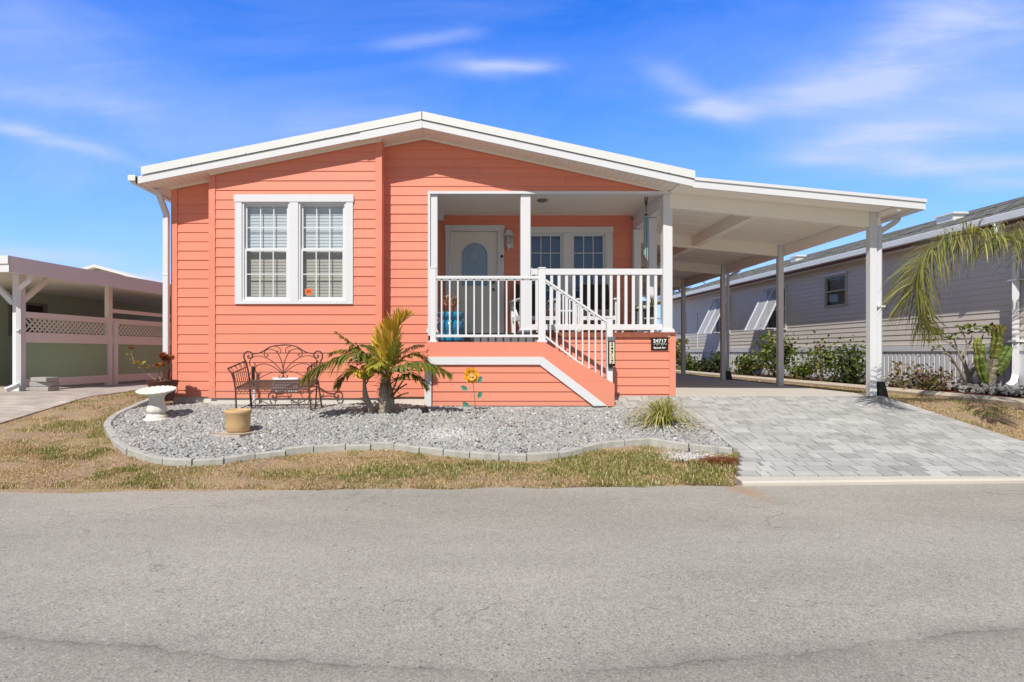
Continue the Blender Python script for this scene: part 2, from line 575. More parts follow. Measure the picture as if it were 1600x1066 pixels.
def asphalt():
    m = bpy.data.materials.new('asphalt'); m.use_nodes = True
    t = NT(m.node_tree); b = t.n['Principled BSDF']
    p = t.pos()
    x, y, z = t.sep(p)
    agg = t.voronoi(p, 130.0, out=1)
    n_ = t.n.new('ShaderNodeRGBToBW'); t.l.new(agg, n_.inputs[0]); aggv = n_.outputs[0]
    fine = t.noise(p, 210.0, 3, 0.7)
    mid = t.noise(p, 16.0, 5, 0.6)
    big = t.noise(t.mapping(p, scale=(0.35, 0.9, 1)), 1.2, 5, 0.6)
    base = t.ramp(aggv, [(0.0, (0.21, 0.203, 0.19)), (0.45, (0.335, 0.320, 0.290)), (0.85, (0.41, 0.395, 0.37)), (1.0, (0.56, 0.54, 0.51))])
    base = t.mix(1.0, base, t.math('MULTIPLY_ADD', fine, 0.45, 0.79), 'MULTIPLY')
    base = t.mix(1.0, base, t.math('MULTIPLY_ADD', mid, 0.24, 0.88), 'MULTIPLY')
    base = t.mix(1.0, base, t.math('MULTIPLY_ADD', big, 0.62, 0.71), 'MULTIPLY')
    base = t.mix(1.0, base, (1.02, 1.0, 0.955, 1), 'MULTIPLY')
    # scattered pale chips and dark pits
    vd = t.voronoi(p, 26.0)
    pick = t.ramp(t.noise(p, 9.0, 2), [(0.52, 0.0), (0.6, 1.0)])
    chip = t.math('MULTIPLY', t.math('LESS_THAN', vd, 0.13), pick)
    base = t.mix(t.math('MULTIPLY', chip, 0.75), base, (0.55, 0.53, 0.49, 1))
    vd2 = t.voronoi(t.mapping(p, loc=(3.1, 1.7, 0)), 17.0)
    base = t.mix(t.math('MULTIPLY', t.math('MULTIPLY', t.math('LESS_THAN', vd2, 0.11), t.math('SUBTRACT', 1.0, pick)), 0.7), base, (0.06, 0.055, 0.05, 1))
    # old resurfacing seam, a wandering line along the lane with a darker worn strip on this side
    wob = t.math('MULTIPLY', t.math('SUBTRACT', t.noise(t.mapping(p, scale=(0.8, 0.0, 0)), 1.0, 6, 0.6), 0.5), 0.34)
    ax = t.math('ABSOLUTE', t.math('SUBTRACT', x, 0.1))
    bow = t.math('MULTIPLY', t.math('POWER', ax, 1.6), 0.085)
    seam = t.math('ADD', t.math('ADD', 2.36, bow), wob)
    dist = t.math('SUBTRACT', y, seam)
    jag = t.math('MULTIPLY', t.math('SUBTRACT', t.noise(p, 14.0, 4), 0.5), 0.06)
    dist = t.math('ADD', dist, jag)
    below = t.math('LESS_THAN', dist, 0.0)
    near = t.math('ADD', t.math('MULTIPLY', t.math('EXPONENT', t.math('MULTIPLY', t.math('ABSOLUTE', dist), -17.0)), 0.7), t.math('MULTIPLY', t.math('LESS_THAN', t.math('ABSOLUTE', dist), 0.006), 0.5), clamp=True)
    breakup = t.ramp(t.noise(t.mapping(p, scale=(1.0, 0.4, 1)), 2.2, 4), [(0.35, 0.15), (0.6, 1.0)])
    base = t.mix(t.math('MULTIPLY', t.math('MULTIPLY', near, breakup), 0.55), base, (0.095, 0.085, 0.075, 1))
    base = t.mix(t.math('MULTIPLY', below, 0.16), base, (0.14, 0.12, 0.10, 1))
    # dull stain blotches
    sm = t.ramp(t.noise(t.mapping(p, scale=(0.7, 1.7, 1)), 1.5, 6, 0.65, 0.5), [(0.60, 0.0), (0.76, 1.0)])
    base = t.mix(t.math('MULTIPLY', sm, 0.22), base, (0.12, 0.11, 0.10, 1))
    # hairline cracks
    cw = t.n.new('ShaderNodeVectorMath'); cw.operation = 'ADD'
    nzc = t.n.new('ShaderNodeTexNoise'); nzc.inputs['Scale'].default_value = 2.4; nzc.inputs['Detail'].default_value = 6
    t.l.new(p, nzc.inputs['Vector'])
    scl = t.n.new('ShaderNodeVectorMath'); scl.operation = 'SCALE'; scl.inputs['Scale'].default_value = 0.9
    t.l.new(nzc.outputs['Color'], scl.inputs[0]); t.l.new(p, cw.inputs[0]); t.l.new(scl.outputs[0], cw.inputs[1])
    ve = t.voronoi(t.mapping(cw.outputs[0], scale=(0.5, 0.9, 1)), 0.55, feature='DISTANCE_TO_EDGE')
    crk = t.math('LESS_THAN', ve, 0.0035)
    crk = t.math('MULTIPLY', crk, t.ramp(t.noise(p, 0.7, 3), [(0.50, 0.0), (0.58, 1.0)]))
    base = t.mix(t.math('MULTIPLY', crk, 0.45), base, (0.10, 0.09, 0.08, 1))
    # polished wheel tracks and a dull oil spotted strip along the lane
    trk = t.math('EXPONENT', t.math('MULTIPLY', t.math('POWER', t.math('DIVIDE', t.math('SUBTRACT', y, t.math('MULTIPLY_ADD', x, 0.045, 3.9)), 0.45), 2.0), -1.0))
    base = t.mix(t.math('MULTIPLY', trk, 0.12), base, (0.45, 0.43, 0.40, 1))
    # orange rust wash running from the corner of the bed
    rx = t.math('MULTIPLY', t.math('SUBTRACT', x, t.math('MULTIPLY_ADD', t.math('SUBTRACT', 5.65, y), 0.14, 2.50)), 9.0)
    ry = t.math('MULTIPLY', t.math('SUBTRACT', y, 5.5), 2.6)
    rust = t.math('EXPONENT', t.math('MULTIPLY', t.math('ADD', t.math('MULTIPLY', rx, rx), t.math('MULTIPLY', ry, ry)), -1.0))
    base = t.mix(t.math('MULTIPLY', rust, 0.55), base, (0.42, 0.22, 0.09, 1))
    # sandy wash near the lawn edge
    edge = t.math('SUBTRACT', t.math('MULTIPLY_ADD', x, 0.045, 5.55), y)
    ew = t.math('EXPONENT', t.math('MULTIPLY', t.math('ABSOLUTE', edge), -5.0))
    base = t.mix(t.math('MULTIPLY', t.math('MULTIPLY', ew, t.noise(p, 5.0, 5)), 0.6), base, (0.42, 0.39, 0.34, 1))
    t.set(b.inputs['Base Color'], base)
    b.inputs['Roughness'].default_value = 0.9
    b.inputs['Specular IOR Level'].default_value = 0.25
    h = t.math('ADD', t.math('MULTIPLY', aggv, 0.6), t.math('MULTIPLY', fine, 0.6))
    t.l.new(t.bump(h, 0.55, 0.006), b.inputs['Normal'])
    return m


rv = []; rf = []
rx_ = [-300, -100, -40, -20] + lines(-12, 12, 97) + [20, 40, 100, 300]
for i, x in enumerate(rx_):
    j = 0.025 * math.sin(x * 5.3) + 0.02 * math.sin(x * 13.7 + 1) + 0.015 * math.sin(x * 29)
    e = road_y(x) + (j if x < 2.4 else j * 0.2)
    rv += [(x, -3.2 + 0.045 * x, -0.6), (x, e, -0.6)]
    if i: rf.append((2 * i - 2, 2 * i, 2 * i + 1, 2 * i - 1))
rm = MB(); rm.add(rv, rf)
road = rm.build('road', asphalt())
tag(road, 'worn pale grey asphalt road in front of the house', 'road', kind='structure')

# carport slab and neighbour pad
sl = MB().box(3.16, 6.64, 9.42, 25, -0.2, 0.004)
tag(sl.build('concrete_slab', CONC, bevel=0.01), 'bare concrete slab under the carport', 'slab', kind='structure')


# paver driveway: individual stones in staggered courses
def lx(y):  # left edge of the driveway
    if y > 8.5: return 2.02
    if y > 6.5: return 2.98
    return 2.98 - 0.5 * (6.5 - y)


def rx(y):
    return 6.6 if y > 6.9 else 6.6 + 0.5 * ((6.9 - y) / 1.0) ** 2


pv = []; pf = []; pc = []


def paver(x0, x1, y0, y1, lift=0.0):
    g = 0.002
    x0 += g; x1 -= g; y0 += g; y1 -= g
    if x1 - x0 < 0.03 or y1 - y0 < 0.03: return
    tone = rng.choice([0.33, 0.37, 0.405, 0.43, 0.46], p=[0.12, 0.2, 0.3, 0.25, 0.13]) * rng.uniform(0.94, 1.06)
    col = np.array([tone * 1.0, tone, tone * 0.985])
    o = len(pv)
    dz = rng.uniform(-0.0015, 0.0015) + lift
    b = 0.004
    for (xx, yy, k) in ((x0, y0, 0), (x1, y0, 0), (x1, y1, 0), (x0, y1, 0), (x0 + b, y0 + b, 1), (x1 - b, y0 + b, 1), (x1 - b, y1 - b, 1), (x0 + b, y1 - b, 1)):
        pv.append((xx, yy, max(-0.56, min(0.0, -0.6 + 0.154 * (yy - 5.5))) + (0.012 if k else -0.02) + dz - (0.0 if k else 0)))
        pc.append(col if k else col * 0.85)
    pf.extend([(o + 4, o + 5, o + 6, o + 7), (o, o + 1, o + 5, o + 4), (o + 1, o + 2, o + 6, o + 5), (o + 2, o + 3, o + 7, o + 6), (o + 3, o, o + 4, o + 7)])


y = 5.84
k = 0
while y < 9.38:
    h = [0.12, 0.16, 0.12, 0.12, 0.16][k % 5]
    h = min(h, 9.40 - y)
    if h < 0.05: break
    ym = y + h / 2
    x0, x1 = lx(ym), rx(ym)
    fl = road_y(4) * 0
    # border stone on both edges, staggered stones between
    paver(x0, x0 + 0.2, y, y + h)
    paver(x1 - 0.2, x1, y, y + h)
    x = x0 + 0.2
    x -= rng.uniform(0, 0.2)
    first = True
    while x < x1 - 0.2:
        wd = rng.choice([0.12, 0.18, 0.24, 0.32], p=[0.2, 0.3, 0.32, 0.18])
        a = max(x, x0 + 0.2); bb = min(x + wd, x1 - 0.2)
        if x1 - 0.2 - bb < 0.05: bb = x1 - 0.2
        paver(a, bb, y, y + h)
        x += wd
    y += h; k += 1
PAV = bpy.data.materials.new('paver_concrete'); PAV.use_nodes = True
t = NT(PAV.node_tree); b = t.n['Principled BSDF']; p_ = t.pos()
cc = t.mix(1.0, t.attr('Col'), t.math('MULTIPLY_ADD', t.noise(p_, 2.2, 6, 0.65), 0.5, 0.76), 'MULTIPLY')
cc = t.mix(1.0, cc, t.math('MULTIPLY_ADD', t.noise(p_, 60, 4, 0.7), 0.45, 0.78), 'MULTIPLY')
stn_ = t.ramp(t.noise(t.mapping(p_, scale=(1.5, 0.6, 1)), 1.3, 6, 0.65), [(0.55, 0.0), (0.75, 1.0)])
cc = t.mix(t.math('MULTIPLY', stn_, 0.30), cc, (0.24, 0.23, 0.21, 1))
t.set(b.inputs['Base Color'], cc); b.inputs['Roughness'].default_value = 0.9
t.l.new(t.bump(t.noise(p_, 90, 4), 0.35, 0.006), b.inputs['Normal'])
drv = np_mesh('driveway', np.array(pv), np.array(pf), PAV, np.array(pc))
tag(drv, 'driveway of mixed grey concrete pavers', 'driveway', kind='structure')
bed = MB()
bv = []; bf = []
yy = lines(5.80, 9.41, 26)
for i, y in enumerate(yy):
    z = max(-0.56, min(0, -0.6 + 0.154 * (y - 5.5))) - 0.008
    bv += [(lx(max(y, 5.8)) + 0.004, y, z), (rx(y) - 0.004, y, z)]
    if i: bf.append((2 * i - 2, 2 * i - 1, 2 * i + 1, 2 * i))
bed.add(bv, bf)
tag(bed.build('driveway_sand', mat('joint_sand', (0.22, 0.21, 0.195), 0.95, 0.2, 40)), 'sand in the joints of the paver driveway', 'sand', kind='structure')
# concrete apron strip along the road
ap = MB()
av = []; af = []
axs = lines(2.60, 9.0, 40)
for i, x in enumerate(axs):
    y0 = road_y(x) - 0.03; y1 = max(5.83, road_y(x) + 0.10)
    y0 = min(y0, y1 - 0.10)
    for q in ((y0, -0.62), (y0, -0.575), (y0 + 0.02, -0.556), (y1, -0.548), (y1, -0.62)):
        av.append((x, q[0], q[1]))
    if i:
        for s in range(4): af.append(((i - 1) * 5 + s, i * 5 + s, i * 5 + s + 1, (i - 1) * 5 + s + 1))
af += [(0, 1, 2, 3, 4), tuple(39 * 5 + s for s in (4, 3, 2, 1, 0))]
ap.add(av, af)
tag(ap.build('kerb', CONC), 'low concrete kerb strip between driveway and road', 'kerb', kind='structure')

# neighbour's paved strip on the left
pathm = bpy.data.materials.new('old_pavers'); pathm.use_nodes = True
t = NT(pathm.node_tree); b = t.n['Principled BSDF']
p_ = t.mapping(t.pos(), scale=(1, 1, 1), rot=(0, 0, R(8)))
br = t.n.new('ShaderNodeTexBrick'); t.l.new(p_, br.inputs['Vector'])
br.inputs['Scale'].default_value = 1.0; br.inputs['Brick Width'].default_value = 0.32; br.inputs['Row Height'].default_value = 0.16
br.inputs['Mortar Size'].default_value = 0.006
br.inputs['Color1'].default_value = (0.50, 0.44, 0.39, 1); br.inputs['Color2'].default_value = (0.38, 0.32, 0.29, 1); br.inputs['Mortar'].default_value = (0.25, 0.22, 0.19, 1)
cc = t.mix(1.0, br.outputs[0], t.math('MULTIPLY_ADD', t.noise(t.pos(), 3, 5), 0.5, 0.76), 'MULTIPLY')
t.set(b.inputs['Base Color'], cc); b.inputs['Roughness'].default_value = 0.9
t.l.new(t.bump(br.outputs[1], -0.4, 0.01), b.inputs['Normal'])
pa = MB(); av = []; af = []
yl = lines(6.0, 26, 60)
for i, y in enumerate(yl):
    xe = -6.38 + (0.10 * math.sin((y - 8.0) * 0.9)) if y < 10 else -6.32 - 0.14 * (y - 10)
    xe = max(xe, -6.9 if y > 12 else -9)
    z = gz(0, y) + 0.02
    av += [(-13, y, z), (xe, y, z), (xe, y, z - 0.06)]
    if i:
        a = (i - 1) * 3; c = i * 3
        af += [(a, a + 1, c + 1, c), (a + 1, a + 2, c + 2, c + 1)]
pa.add(av, af)
tag(pa.build('path', pathm), 'beige paved strip beside the neighbouring carport', 'path', kind='structure')


# ------------------------------------------------------------------ siding
def clip_poly(poly, a, b, c):
    out = []
    n = len(poly)
    for i in range(n):
        p, q = poly[i], poly[(i + 1) % n]
        dp = a * p[0] + b * p[1] - c; dq = a * q[0] + b * q[1] - c
        if dp <= 0: out.append(p)
        if dp * dq < 0:
            t = dp / (dp - dq)
            out.append((p[0] + (q[0] - p[0]) * t, p[1] + (q[1] - p[1]) * t))
    return out


def siding(mb, u0, u1, z0, z1, m, zs, pitch=0.1515, lip=0.0115, roof=(), holes=(), wav=True):
    """lap siding: m(u, z, off) maps to the scene, off = distance proud of the wall"""
    k0 = math.floor((z0 - zs) / pitch); k1 = math.ceil((z1 - zs) / pitch)
    for k in range(k0, k1 + 1):
        a = zs + k * pitch; bz = a + pitch
        rects = [(u0, u1, max(a, z0), min(bz, z1))]
        for (h0, h1, g0, g1) in holes:
            nr = []
            for (r0, r1, s0, s1) in rects:
                if h1 <= r0 or h0 >= r1 or g1 <= s0 or g0 >= s1:
                    nr.append((r0, r1, s0, s1)); continue
                if r0 < h0: nr.append((r0, h0, s0, s1))
                if h1 < r1: nr.append((h1, r1, s0, s1))
                if s0 < g0: nr.append((max(r0, h0), min(r1, h1), s0, g0))
                if g1 < s1: nr.append((max(r0, h0), min(r1, h1), g1, s1))
            rects = nr
        for (r0, r1, s0, s1) in rects:
            if s1 - s0 < 1e-4 or r1 - r0 < 1e-4: continue
            poly = [(r0, s0), (r1, s0), (r1, s1), (r0, s1)]
            for (A, B, C) in roof:
                poly = clip_poly(poly, A, B, C)
                if len(poly) < 3: break
            if len(poly) < 3: continue
            lw = lip * (1 + 0.12 * math.sin(k * 7.7))
            vs = [m(p[0], p[1], lw * (bz - p[1]) / pitch) for p in poly]
            mb.add(vs, [tuple(range(len(vs)))])
            if abs(s0 - a) < 1e-5:
                es = [p for p in poly if abs(p[1] - a) < 1e-5]
                if len(es) >= 2:
                    e0 = min(p[0] for p in es); e1 = max(p[0] for p in es)
                    mb.add([m(e0, a, lw), m(e1, a, lw), m(e1, a, -0.004), m(e0, a, -0.004)], [(0, 1, 2, 3)])
    return mb


# ------------------------------------------------------------------ the coral house
YB, YW, YP, YR = 9.13, 9.40, 11.25, 8.92     # bay front, front wall, porch back wall, roof edge
XL, XRB = -4.98, 3.24
XBL, XBR = X(327, YB), X(597, YB)
XO = -0.76                                   # porch opening, left side
RIDGE_X = -0.85


def zsof(x):  # soffit height
    return 4.199 - (0.198 * (RIDGE_X - x) if x < RIDGE_X else 0.2177 * (x - RIDGE_X))


ROOFCLIP = [(-0.198, 1, 4.199 - 0.198 * RIDGE_X), (0.2177, 1, 4.199 + 0.2177 * RIDGE_X)]
house = thing('house', 'coral orange lap sided single storey house with white trim and covered front porch', 'house', (-0.9, YW, 0))


def mfront(Y): return lambda u, z, off: (u, Y - off, z)


# bay with the double window
WX0, WX1, WZ0, WZ1 = X(368, YB), X(552, YB), Z(475.5, YB), Z(305, YB)
wbay = MB()
siding(wbay, XBL + 0.10, XBR - 0.10, -0.01, 4.2, mfront(YB), Z(252.5, YB) - 0.1515 * 30, roof=ROOFCLIP,
       holes=[(WX0 + 0.03, WX1 - 0.03, WZ0 + 0.03, WZ1 - 0.03)])
for (a, b_) in ((XBL, XBL + 0.10), (XBR - 0.10, XBR)):
    wbay.prism([(a, -0.01), (b_, -0.01), (b_, zsof(b_)), (a, zsof(a))], YB - 0.022, YB + 0.03)
wbay.prism([(YB - 0.021, -0.01), (YW + 0.02, -0.01), (YW + 0.02, zsof(XBR)), (YB - 0.021, zsof(XBR))], XBR - 0.02, XBR + 0.001, 'x')
wbay.prism([(YB - 0.021, -0.01), (YW + 0.02, -0.01), (YW + 0.02, zsof(XBL)), (YB - 0.021, zsof(XBL))], XBL - 0.001, XBL + 0.02, 'x')
wbay.build('bay_wall', CORAL, house)

# recessed corner at the left
wc = MB()
siding(wc, XL + 0.10, XBL, -0.01, 4.2, mfront(YW), Z(247, YW) - 0.1515 * 30, roof=ROOFCLIP)
wc.prism([(XL, -0.01), (XL + 0.10, -0.01), (XL + 0.10, zsof(XL + 0.1)), (XL, zsof(XL))], YW - 0.022, YW + 0.03)
wc.build('corner_wall', CORAL, house)

# front wall between bay and porch, and the gable over the porch
ZH = Z(302.5, YW)
wf = MB()
siding(wf, XBR, XO - 0.03, -0.01, 4.2, mfront(YW), Z(233.7, YW) - 0.15 * 30, 0.15, roof=ROOFCLIP)
siding(wf, XO - 0.03, XRB, ZH + 0.03, 4.2, mfront(YW), Z(233.7, YW) - 0.15 * 30, 0.15, roof=ROOFCLIP)
for (jx, jk) in ((0.05, 27), (0.72, 26), (1.45, 26), (-0.35, 28)):   # butt joints between boards
    zj = Z(233.7, YW) - 0.15 * 30 + 0.15 * jk
    wf.box(jx, jx + 0.004, YW - 0.0135, YW, zj + 0.004, zj + 0.145)
wf.build('gable_wall', CORAL, house)

# side, back and inner walls
ws = MB()
ws.box(XL, XL + 0.12, YW + 0.03, 23, -0.1, zsof(XL))
ws.box(3.0, 3.14, YP, 23, -0.1, 3.3)
ws.box(XL, 3.14, 22.9, 23, -0.1, 3.3)
ws.build('side_wall', CORAL, house)
wi = MB()
wi.box(XO - 0.10, XO - 0.03, YW + 0.03, YP - 0.002, 0.9, ZH + 0.12)
wi.build('porch_side_wall', WHITE, house)

# foundation
fo = MB()
fo.box(XBL + 0.02, XBR - 0.02, YB + 0.02, YB + 0.2, -0.3, -0.008)
fo.box(XL + 0.02, XBL + 0.02, YW + 0.02, YW + 0.2, -0.3, -0.008)
fo.box(XBR - 0.02, 3.2, YW + 0.025, YW + 0.2, -0.3, -0.008)
fo.build('foundation', FOUND, house)

# roof: two slabs, soffit, double fascia
rf_ = MB()
XE, XE2 = X(222, YR), X(1085, YR)


def roofslab(mb, x0, x1, off0, off1, y0, y1):
    mb.prism([(x0, zsof(x0) + off0), (x1, zsof(x1) + off0), (x1, zsof(x1) + off1), (x0, zsof(x0) + off1)], y0, y1)


for (a, b_) in ((XE, RIDGE_X), (RIDGE_X, XE2)):
    roofslab(rf_, a, b_, 0.125, 0.235, YR - 0.02, 23.3)
for px in (300, 384, 508, 805, 944, 1044):   # lapped joints of the roof edge flashing
    x = X(px, YR)
    rf_.box(x - 0.008, x + 0.008, YR - 0.027, YR + 0.1, zsof(x) + 0.123, zsof(x) + 0.165)
rf_.build('roof', METALW, house, bevel=0.006)
fa = MB()
XF0 = X(213, YR)
for (a, b_) in ((XF0, RIDGE_X), (RIDGE_X, X(1082.5, YR))):
    roofslab(fa, a, b_, 0.0, 0.112, YR, YR + 0.03)
xj = X(563, YR)
roofslab(fa, xj, RIDGE_X, -0.012, 0.112, YR - 0.008, YR)
roofslab(fa, XF0, XF0 + 0.02, 0.0, 0.11, YR, 23.2)
fa.build('fascia', WHITE, house)
so = MB()
for (a, b_) in ((XF0 + 0.01, RIDGE_X), (RIDGE_X, 3.36)):
    x = a
    while x < b_ - 1e-3:   # ribbed soffit boards
        x2 = min(x + 0.10, b_)
        roofslab(so, x + 0.006, x2 - 0.002, 0.012, 0.03, YR + 0.03, YW + 0.05)
        x = x2
    roofslab(so, a, b_, 0.018, 0.06, YR + 0.03, 23)
so.build('soffit', SOFFIT, house)
tr = MB()   # pale moulding where soffit meets wall
for (a, b_, y) in ((XBL + 0.02, XBR, YB), (XL, XBL, YW), (XBR, RIDGE_X, YW), (RIDGE_X, 3.1, YW)):
    roofslab(tr, a, b_, -0.022, 0.016, y - 0.04, y - 0.0225)
tr.build('soffit_moulding', SOFFIT, house)

# gutter and downspout at the left eave
gu = MB()
zg = zsof(XF0)
gu.box(XF0 - 0.13, XF0 - 0.012, YR - 0.01, 23, zg + 0.045, zg + 0.135)
gu.box(XF0 - 0.10, XF0 - 0.015, YR + 0.02, 23, zg + 0.01, zg + 0.045)
gu.build('gutter', METALW, house, bevel=0.008)
ds = MB()
yd = 9.33
pp = [Vector((XF0 - 0.02, 9.22, zg + 0.03)), Vector((-5.14, yd - 0.02, zg - 0.05)), Vector((-5.04, yd, 2.98)), Vector((-5.03, yd, 2.93)), Vector((-5.03, yd, Z(561, yd)))]
for a, b_ in zip(pp[:-1], pp[1:]): ds.beam(a, b_ + (b_ - a).normalized() * 0.02, 0.085, 0.065, up=(0, 1, 0.01))
ds.box(-5.075, -4.985, yd - 0.036, yd + 0.036, 1.95, 1.99)
dso = ds.build('downspout', WHITE, house, bevel=0.006)
db = MB(); db.box(-5.07, -4.985, yd - 0.035, yd + 0.035, -0.05, Z(559, yd))
db.beam((-5.03, yd, 0.0), (-5.03, yd - 0.22, -0.06), 0.1, 0.07)
db.build('drain_boot', BROWNPOT, dso, bevel=0.006)


# ---- windows
def double_window(name, x0, x1, z0, z1, Y, parent, glassmat, frame, trimw=0.11, blind_off=0.10, dark=True, slat=0.05):
    """two double hung sashes side by side in a flat trim"""
    wdw = MB()
    hd = 0.115
    yo = Y - 0.030
    wdw.box(x0 - 0.012, x1 + 0.012, yo - 0.008, Y + 0.02, z1 - hd, z1)                    # head
    wdw.box(x0, x0 + trimw, yo, Y + 0.02, z0, z1 - hd - 0.003)
    wdw.box(x1 - trimw, x1, yo, Y + 0.02, z0, z1 - hd - 0.003)
    xm = (x0 + x1) / 2
    wdw.box(xm - trimw * 0.62, xm + trimw * 0.62, yo - 0.002, Y + 0.06, z0 + 0.055, z1 - hd - 0.003)
    wdw.box(x0 + trimw, x1 - trimw, yo - 0.002, Y + 0.02, z0, z0 + 0.055)
    wo = wdw.build(name, frame, parent, bevel=0.003)
    zt = z1 - hd - 0.02
    zb = z0 + 0.075
    for (a, b_) in ((x0 + trimw, xm - trimw * 0.62), (xm + trimw * 0.62, x1 - trimw)):
        fr = MB()
        j = 0.028
        fr.box(a, a + j, Y - 0.012, Y + 0.09, zb - 0.02, zt + 0.02)
        fr.box(b_ - j, b_, Y - 0.012, Y + 0.09, zb - 0.02, zt + 0.02)
        fr.box(a + j, b_ - j, Y - 0.012, Y + 0.09, zt, zt + 0.02)
        fr.box(a + j, b_ - j, Y - 0.02, Y + 0.09, zb - 0.02, zb)
        fr.build('frame', frame, wo)
        zm = (zt + zb) / 2 + 0.015
        for (c0, c1, yy) in ((zm, zt, Y + 0.035), (zb, zm + 0.03, Y + 0.008)):
            s = MB(); r_ = 0.035
            s.box(a + j, a + j + r_, yy, yy + 0.025, c0, c1)
            s.box(b_ - j - r_, b_ - j, yy, yy + 0.025, c0, c1)
            s.box(a + j + r_, b_ - j - r_, yy, yy + 0.025, c0, c0 + r_ + 0.008)
            s.box(a + j + r_, b_ - j - r_, yy, yy + 0.025, c1 - r_, c1)
            ga, gb = a + j + r_, b_ - j - r_
            for q in (1, 2):
                xx = ga + (gb - ga) * q / 3
                s.box(xx - 0.008, xx + 0.008, yy + 0.006, yy + 0.012, c0 + r_ + 0.008, c1 - r_)
            zz = (c0 + c1) / 2
            for q in range(3):
                u0 = ga + (gb - ga) * q / 3 + (0.008 if q else 0); u1 = ga + (gb - ga) * (q + 1) / 3 - (0.008 if q < 2 else 0)
                s.box(u0, u1, yy + 0.006, yy + 0.012, zz - 0.008, zz + 0.008)
            s.build('sash', frame, wo)
            g = MB(); g.add([(ga, yy + 0.014, c0 + r_), (gb, yy + 0.014, c0 + r_), (gb, yy + 0.014, c1 - r_), (ga, yy + 0.014, c1 - r_)], [(0, 1, 2, 3)])
            g.build('pane', glassmat if (c1 == zt or glassmat is not GLASS) else GLASSC, wo)
        bl = MB()
        z = zb + 0.01
        while z < zt - 0.06:
            bl.add([(a + 0.02, Y + blind_off, z), (b_ - 0.02, Y + blind_off, z), (b_ - 0.02, Y + blind_off + 0.007, z + slat * 1.02), (a + 0.02, Y + blind_off + 0.007, z + slat * 1.02)], [(0, 1, 2, 3)])
            z += slat
        bl.box(a + 0.02, b_ - 0.02, Y + blind_off - 0.01, Y + blind_off + 0.04, zt - 0.06, zt + 0.01)
        bl.build('blind', BLIND, wo)
        dk = MB()
        dk.box(a, b_, Y + blind_off + 0.06, Y + blind_off + 0.09, zb - 0.05, zt + 0.05)
        dk.box(a - 0.01, a, Y + 0.09, Y + blind_off + 0.06, zb - 0.05, zt + 0.05)
        dk.box(b_, b_ + 0.01, Y + 0.09, Y + blind_off + 0.06, zb - 0.05, zt + 0.05)
        dk.build('reveal', BLIND, wo)
    return wo


win = double_window('window', WX0, WX1, WZ0, WZ1, YB, house, GLASS, WHITE)
st = MB()
xa, za = X(476, YB), Z(460.5, YB)
st.box(xa, xa + 0.115, YB + 0.0145, YB + 0.018, za, za + 0.095)
STK = mat('orange_sticker', (0.75, 0.16, 0.03), 0.5, 0.15, 20)
so_ = st.build('sticker', STK, win)
st = MB()
st.box(xa + 0.025, xa + 0.09, YB + 0.012, YB + 0.0145, za + 0.04, za + 0.055)
st.box(xa + 0.045, xa + 0.07, YB + 0.012, YB + 0.0145, za + 0.058, za + 0.066)
st.build('sticker_print', mat('dark_orange_print', (0.30, 0.05, 0.02), 0.6), win)
PX0, PX1 = X(816, YP), X(957, YP)
PZ0, PZ1 = Z(491, YP), Z(355, YP)
double_window('window', PX0, PX1, PZ0, PZ1, YP, house, GLASSP, WHITE, trimw=0.12)

# ---- porch
DX0, DX1 = X(696, YP), X(787.5, YP)
DZ1 = Z(352.5, YP)
ZF = 1.034
ZCL = Z(337, YP)
pw = MB()
siding(pw, X(683, YP) - 0.05, 3.02, ZF - 0.05, ZCL + 0.01, mfront(YP), ZF, 0.15, lip=0.012,
       holes=[(DX0 + 0.02, DX1 - 0.02, ZF - 0.1, DZ1 - 0.02), (PX0 + 0.03, PX1 - 0.03, PZ0 + 0.03, PZ1 - 0.03)])
pw.build('porch_wall', CORAL, house)
pc_ = MB()
pc_.box(XO - 0.02, 3.2, YW + 0.03, YP + 0.02, ZCL, ZCL + 0.04)
pc_.build('porch_ceiling', SOFFIT, house)
pb = MB()
pb.box(XO - 0.035, 3.16, YW - 0.035, YW + 0.03, ZH - 0.012, ZH + 0.03)
pb.box(XO - 0.02, 3.15, YW + 0.031, YW + 0.15, ZH - 0.010, ZCL + 0.002)      # white strip over the opening
pb.box(XO - 0.035, XO, YW - 0.035, YW + 0.03, 0.985, ZH - 0.012)                   # white edge at the left
pb.box(3.05, 3.19, YW + 0.151, YP + 0.3, ZH - 0.20, ZCL + 0.002)
pb.box(XO - 0.02, XO + 0.12, YP - 0.22, YP - 0.02, ZCL - 0.12, ZCL + 0.002)
pb.build('porch_beam', WHITE, house)


def porch_post(px0, px1, y, z0=ZF, z1=ZH, base=True):
    a, b_ = px0, px1
    q = MB(); q.box(a, b_, y, y + (b_ - a), z0, z1 - 0.013)
    if base:
        q.box(a - 0.03, b_ + 0.03, y - 0.028, y + (b_ - a) + 0.03, z0, z0 + 0.04)
        q.box(a - 0.018, b_ + 0.018, y - 0.016, y + (b_ - a) + 0.018, z0 + 0.04, z0 + 0.065)
    return q.build('porch_post', WHITE, house, bevel=0.006)


porch_post(X(669, YW), X(683.5, YW), YW + 0.002)
porch_post(X(813.5, YW), X(829, YW), YW + 0.002)
porch_post(X(1036.5, YW), X(1051, YW), YW + 0.002)
porch_post(3.05, 3.19, 10.2, base=False, z1=ZH - 0.2)
porch_post(3.03, 3.17, YP - 0.14, base=False, z1=ZH - 0.2)

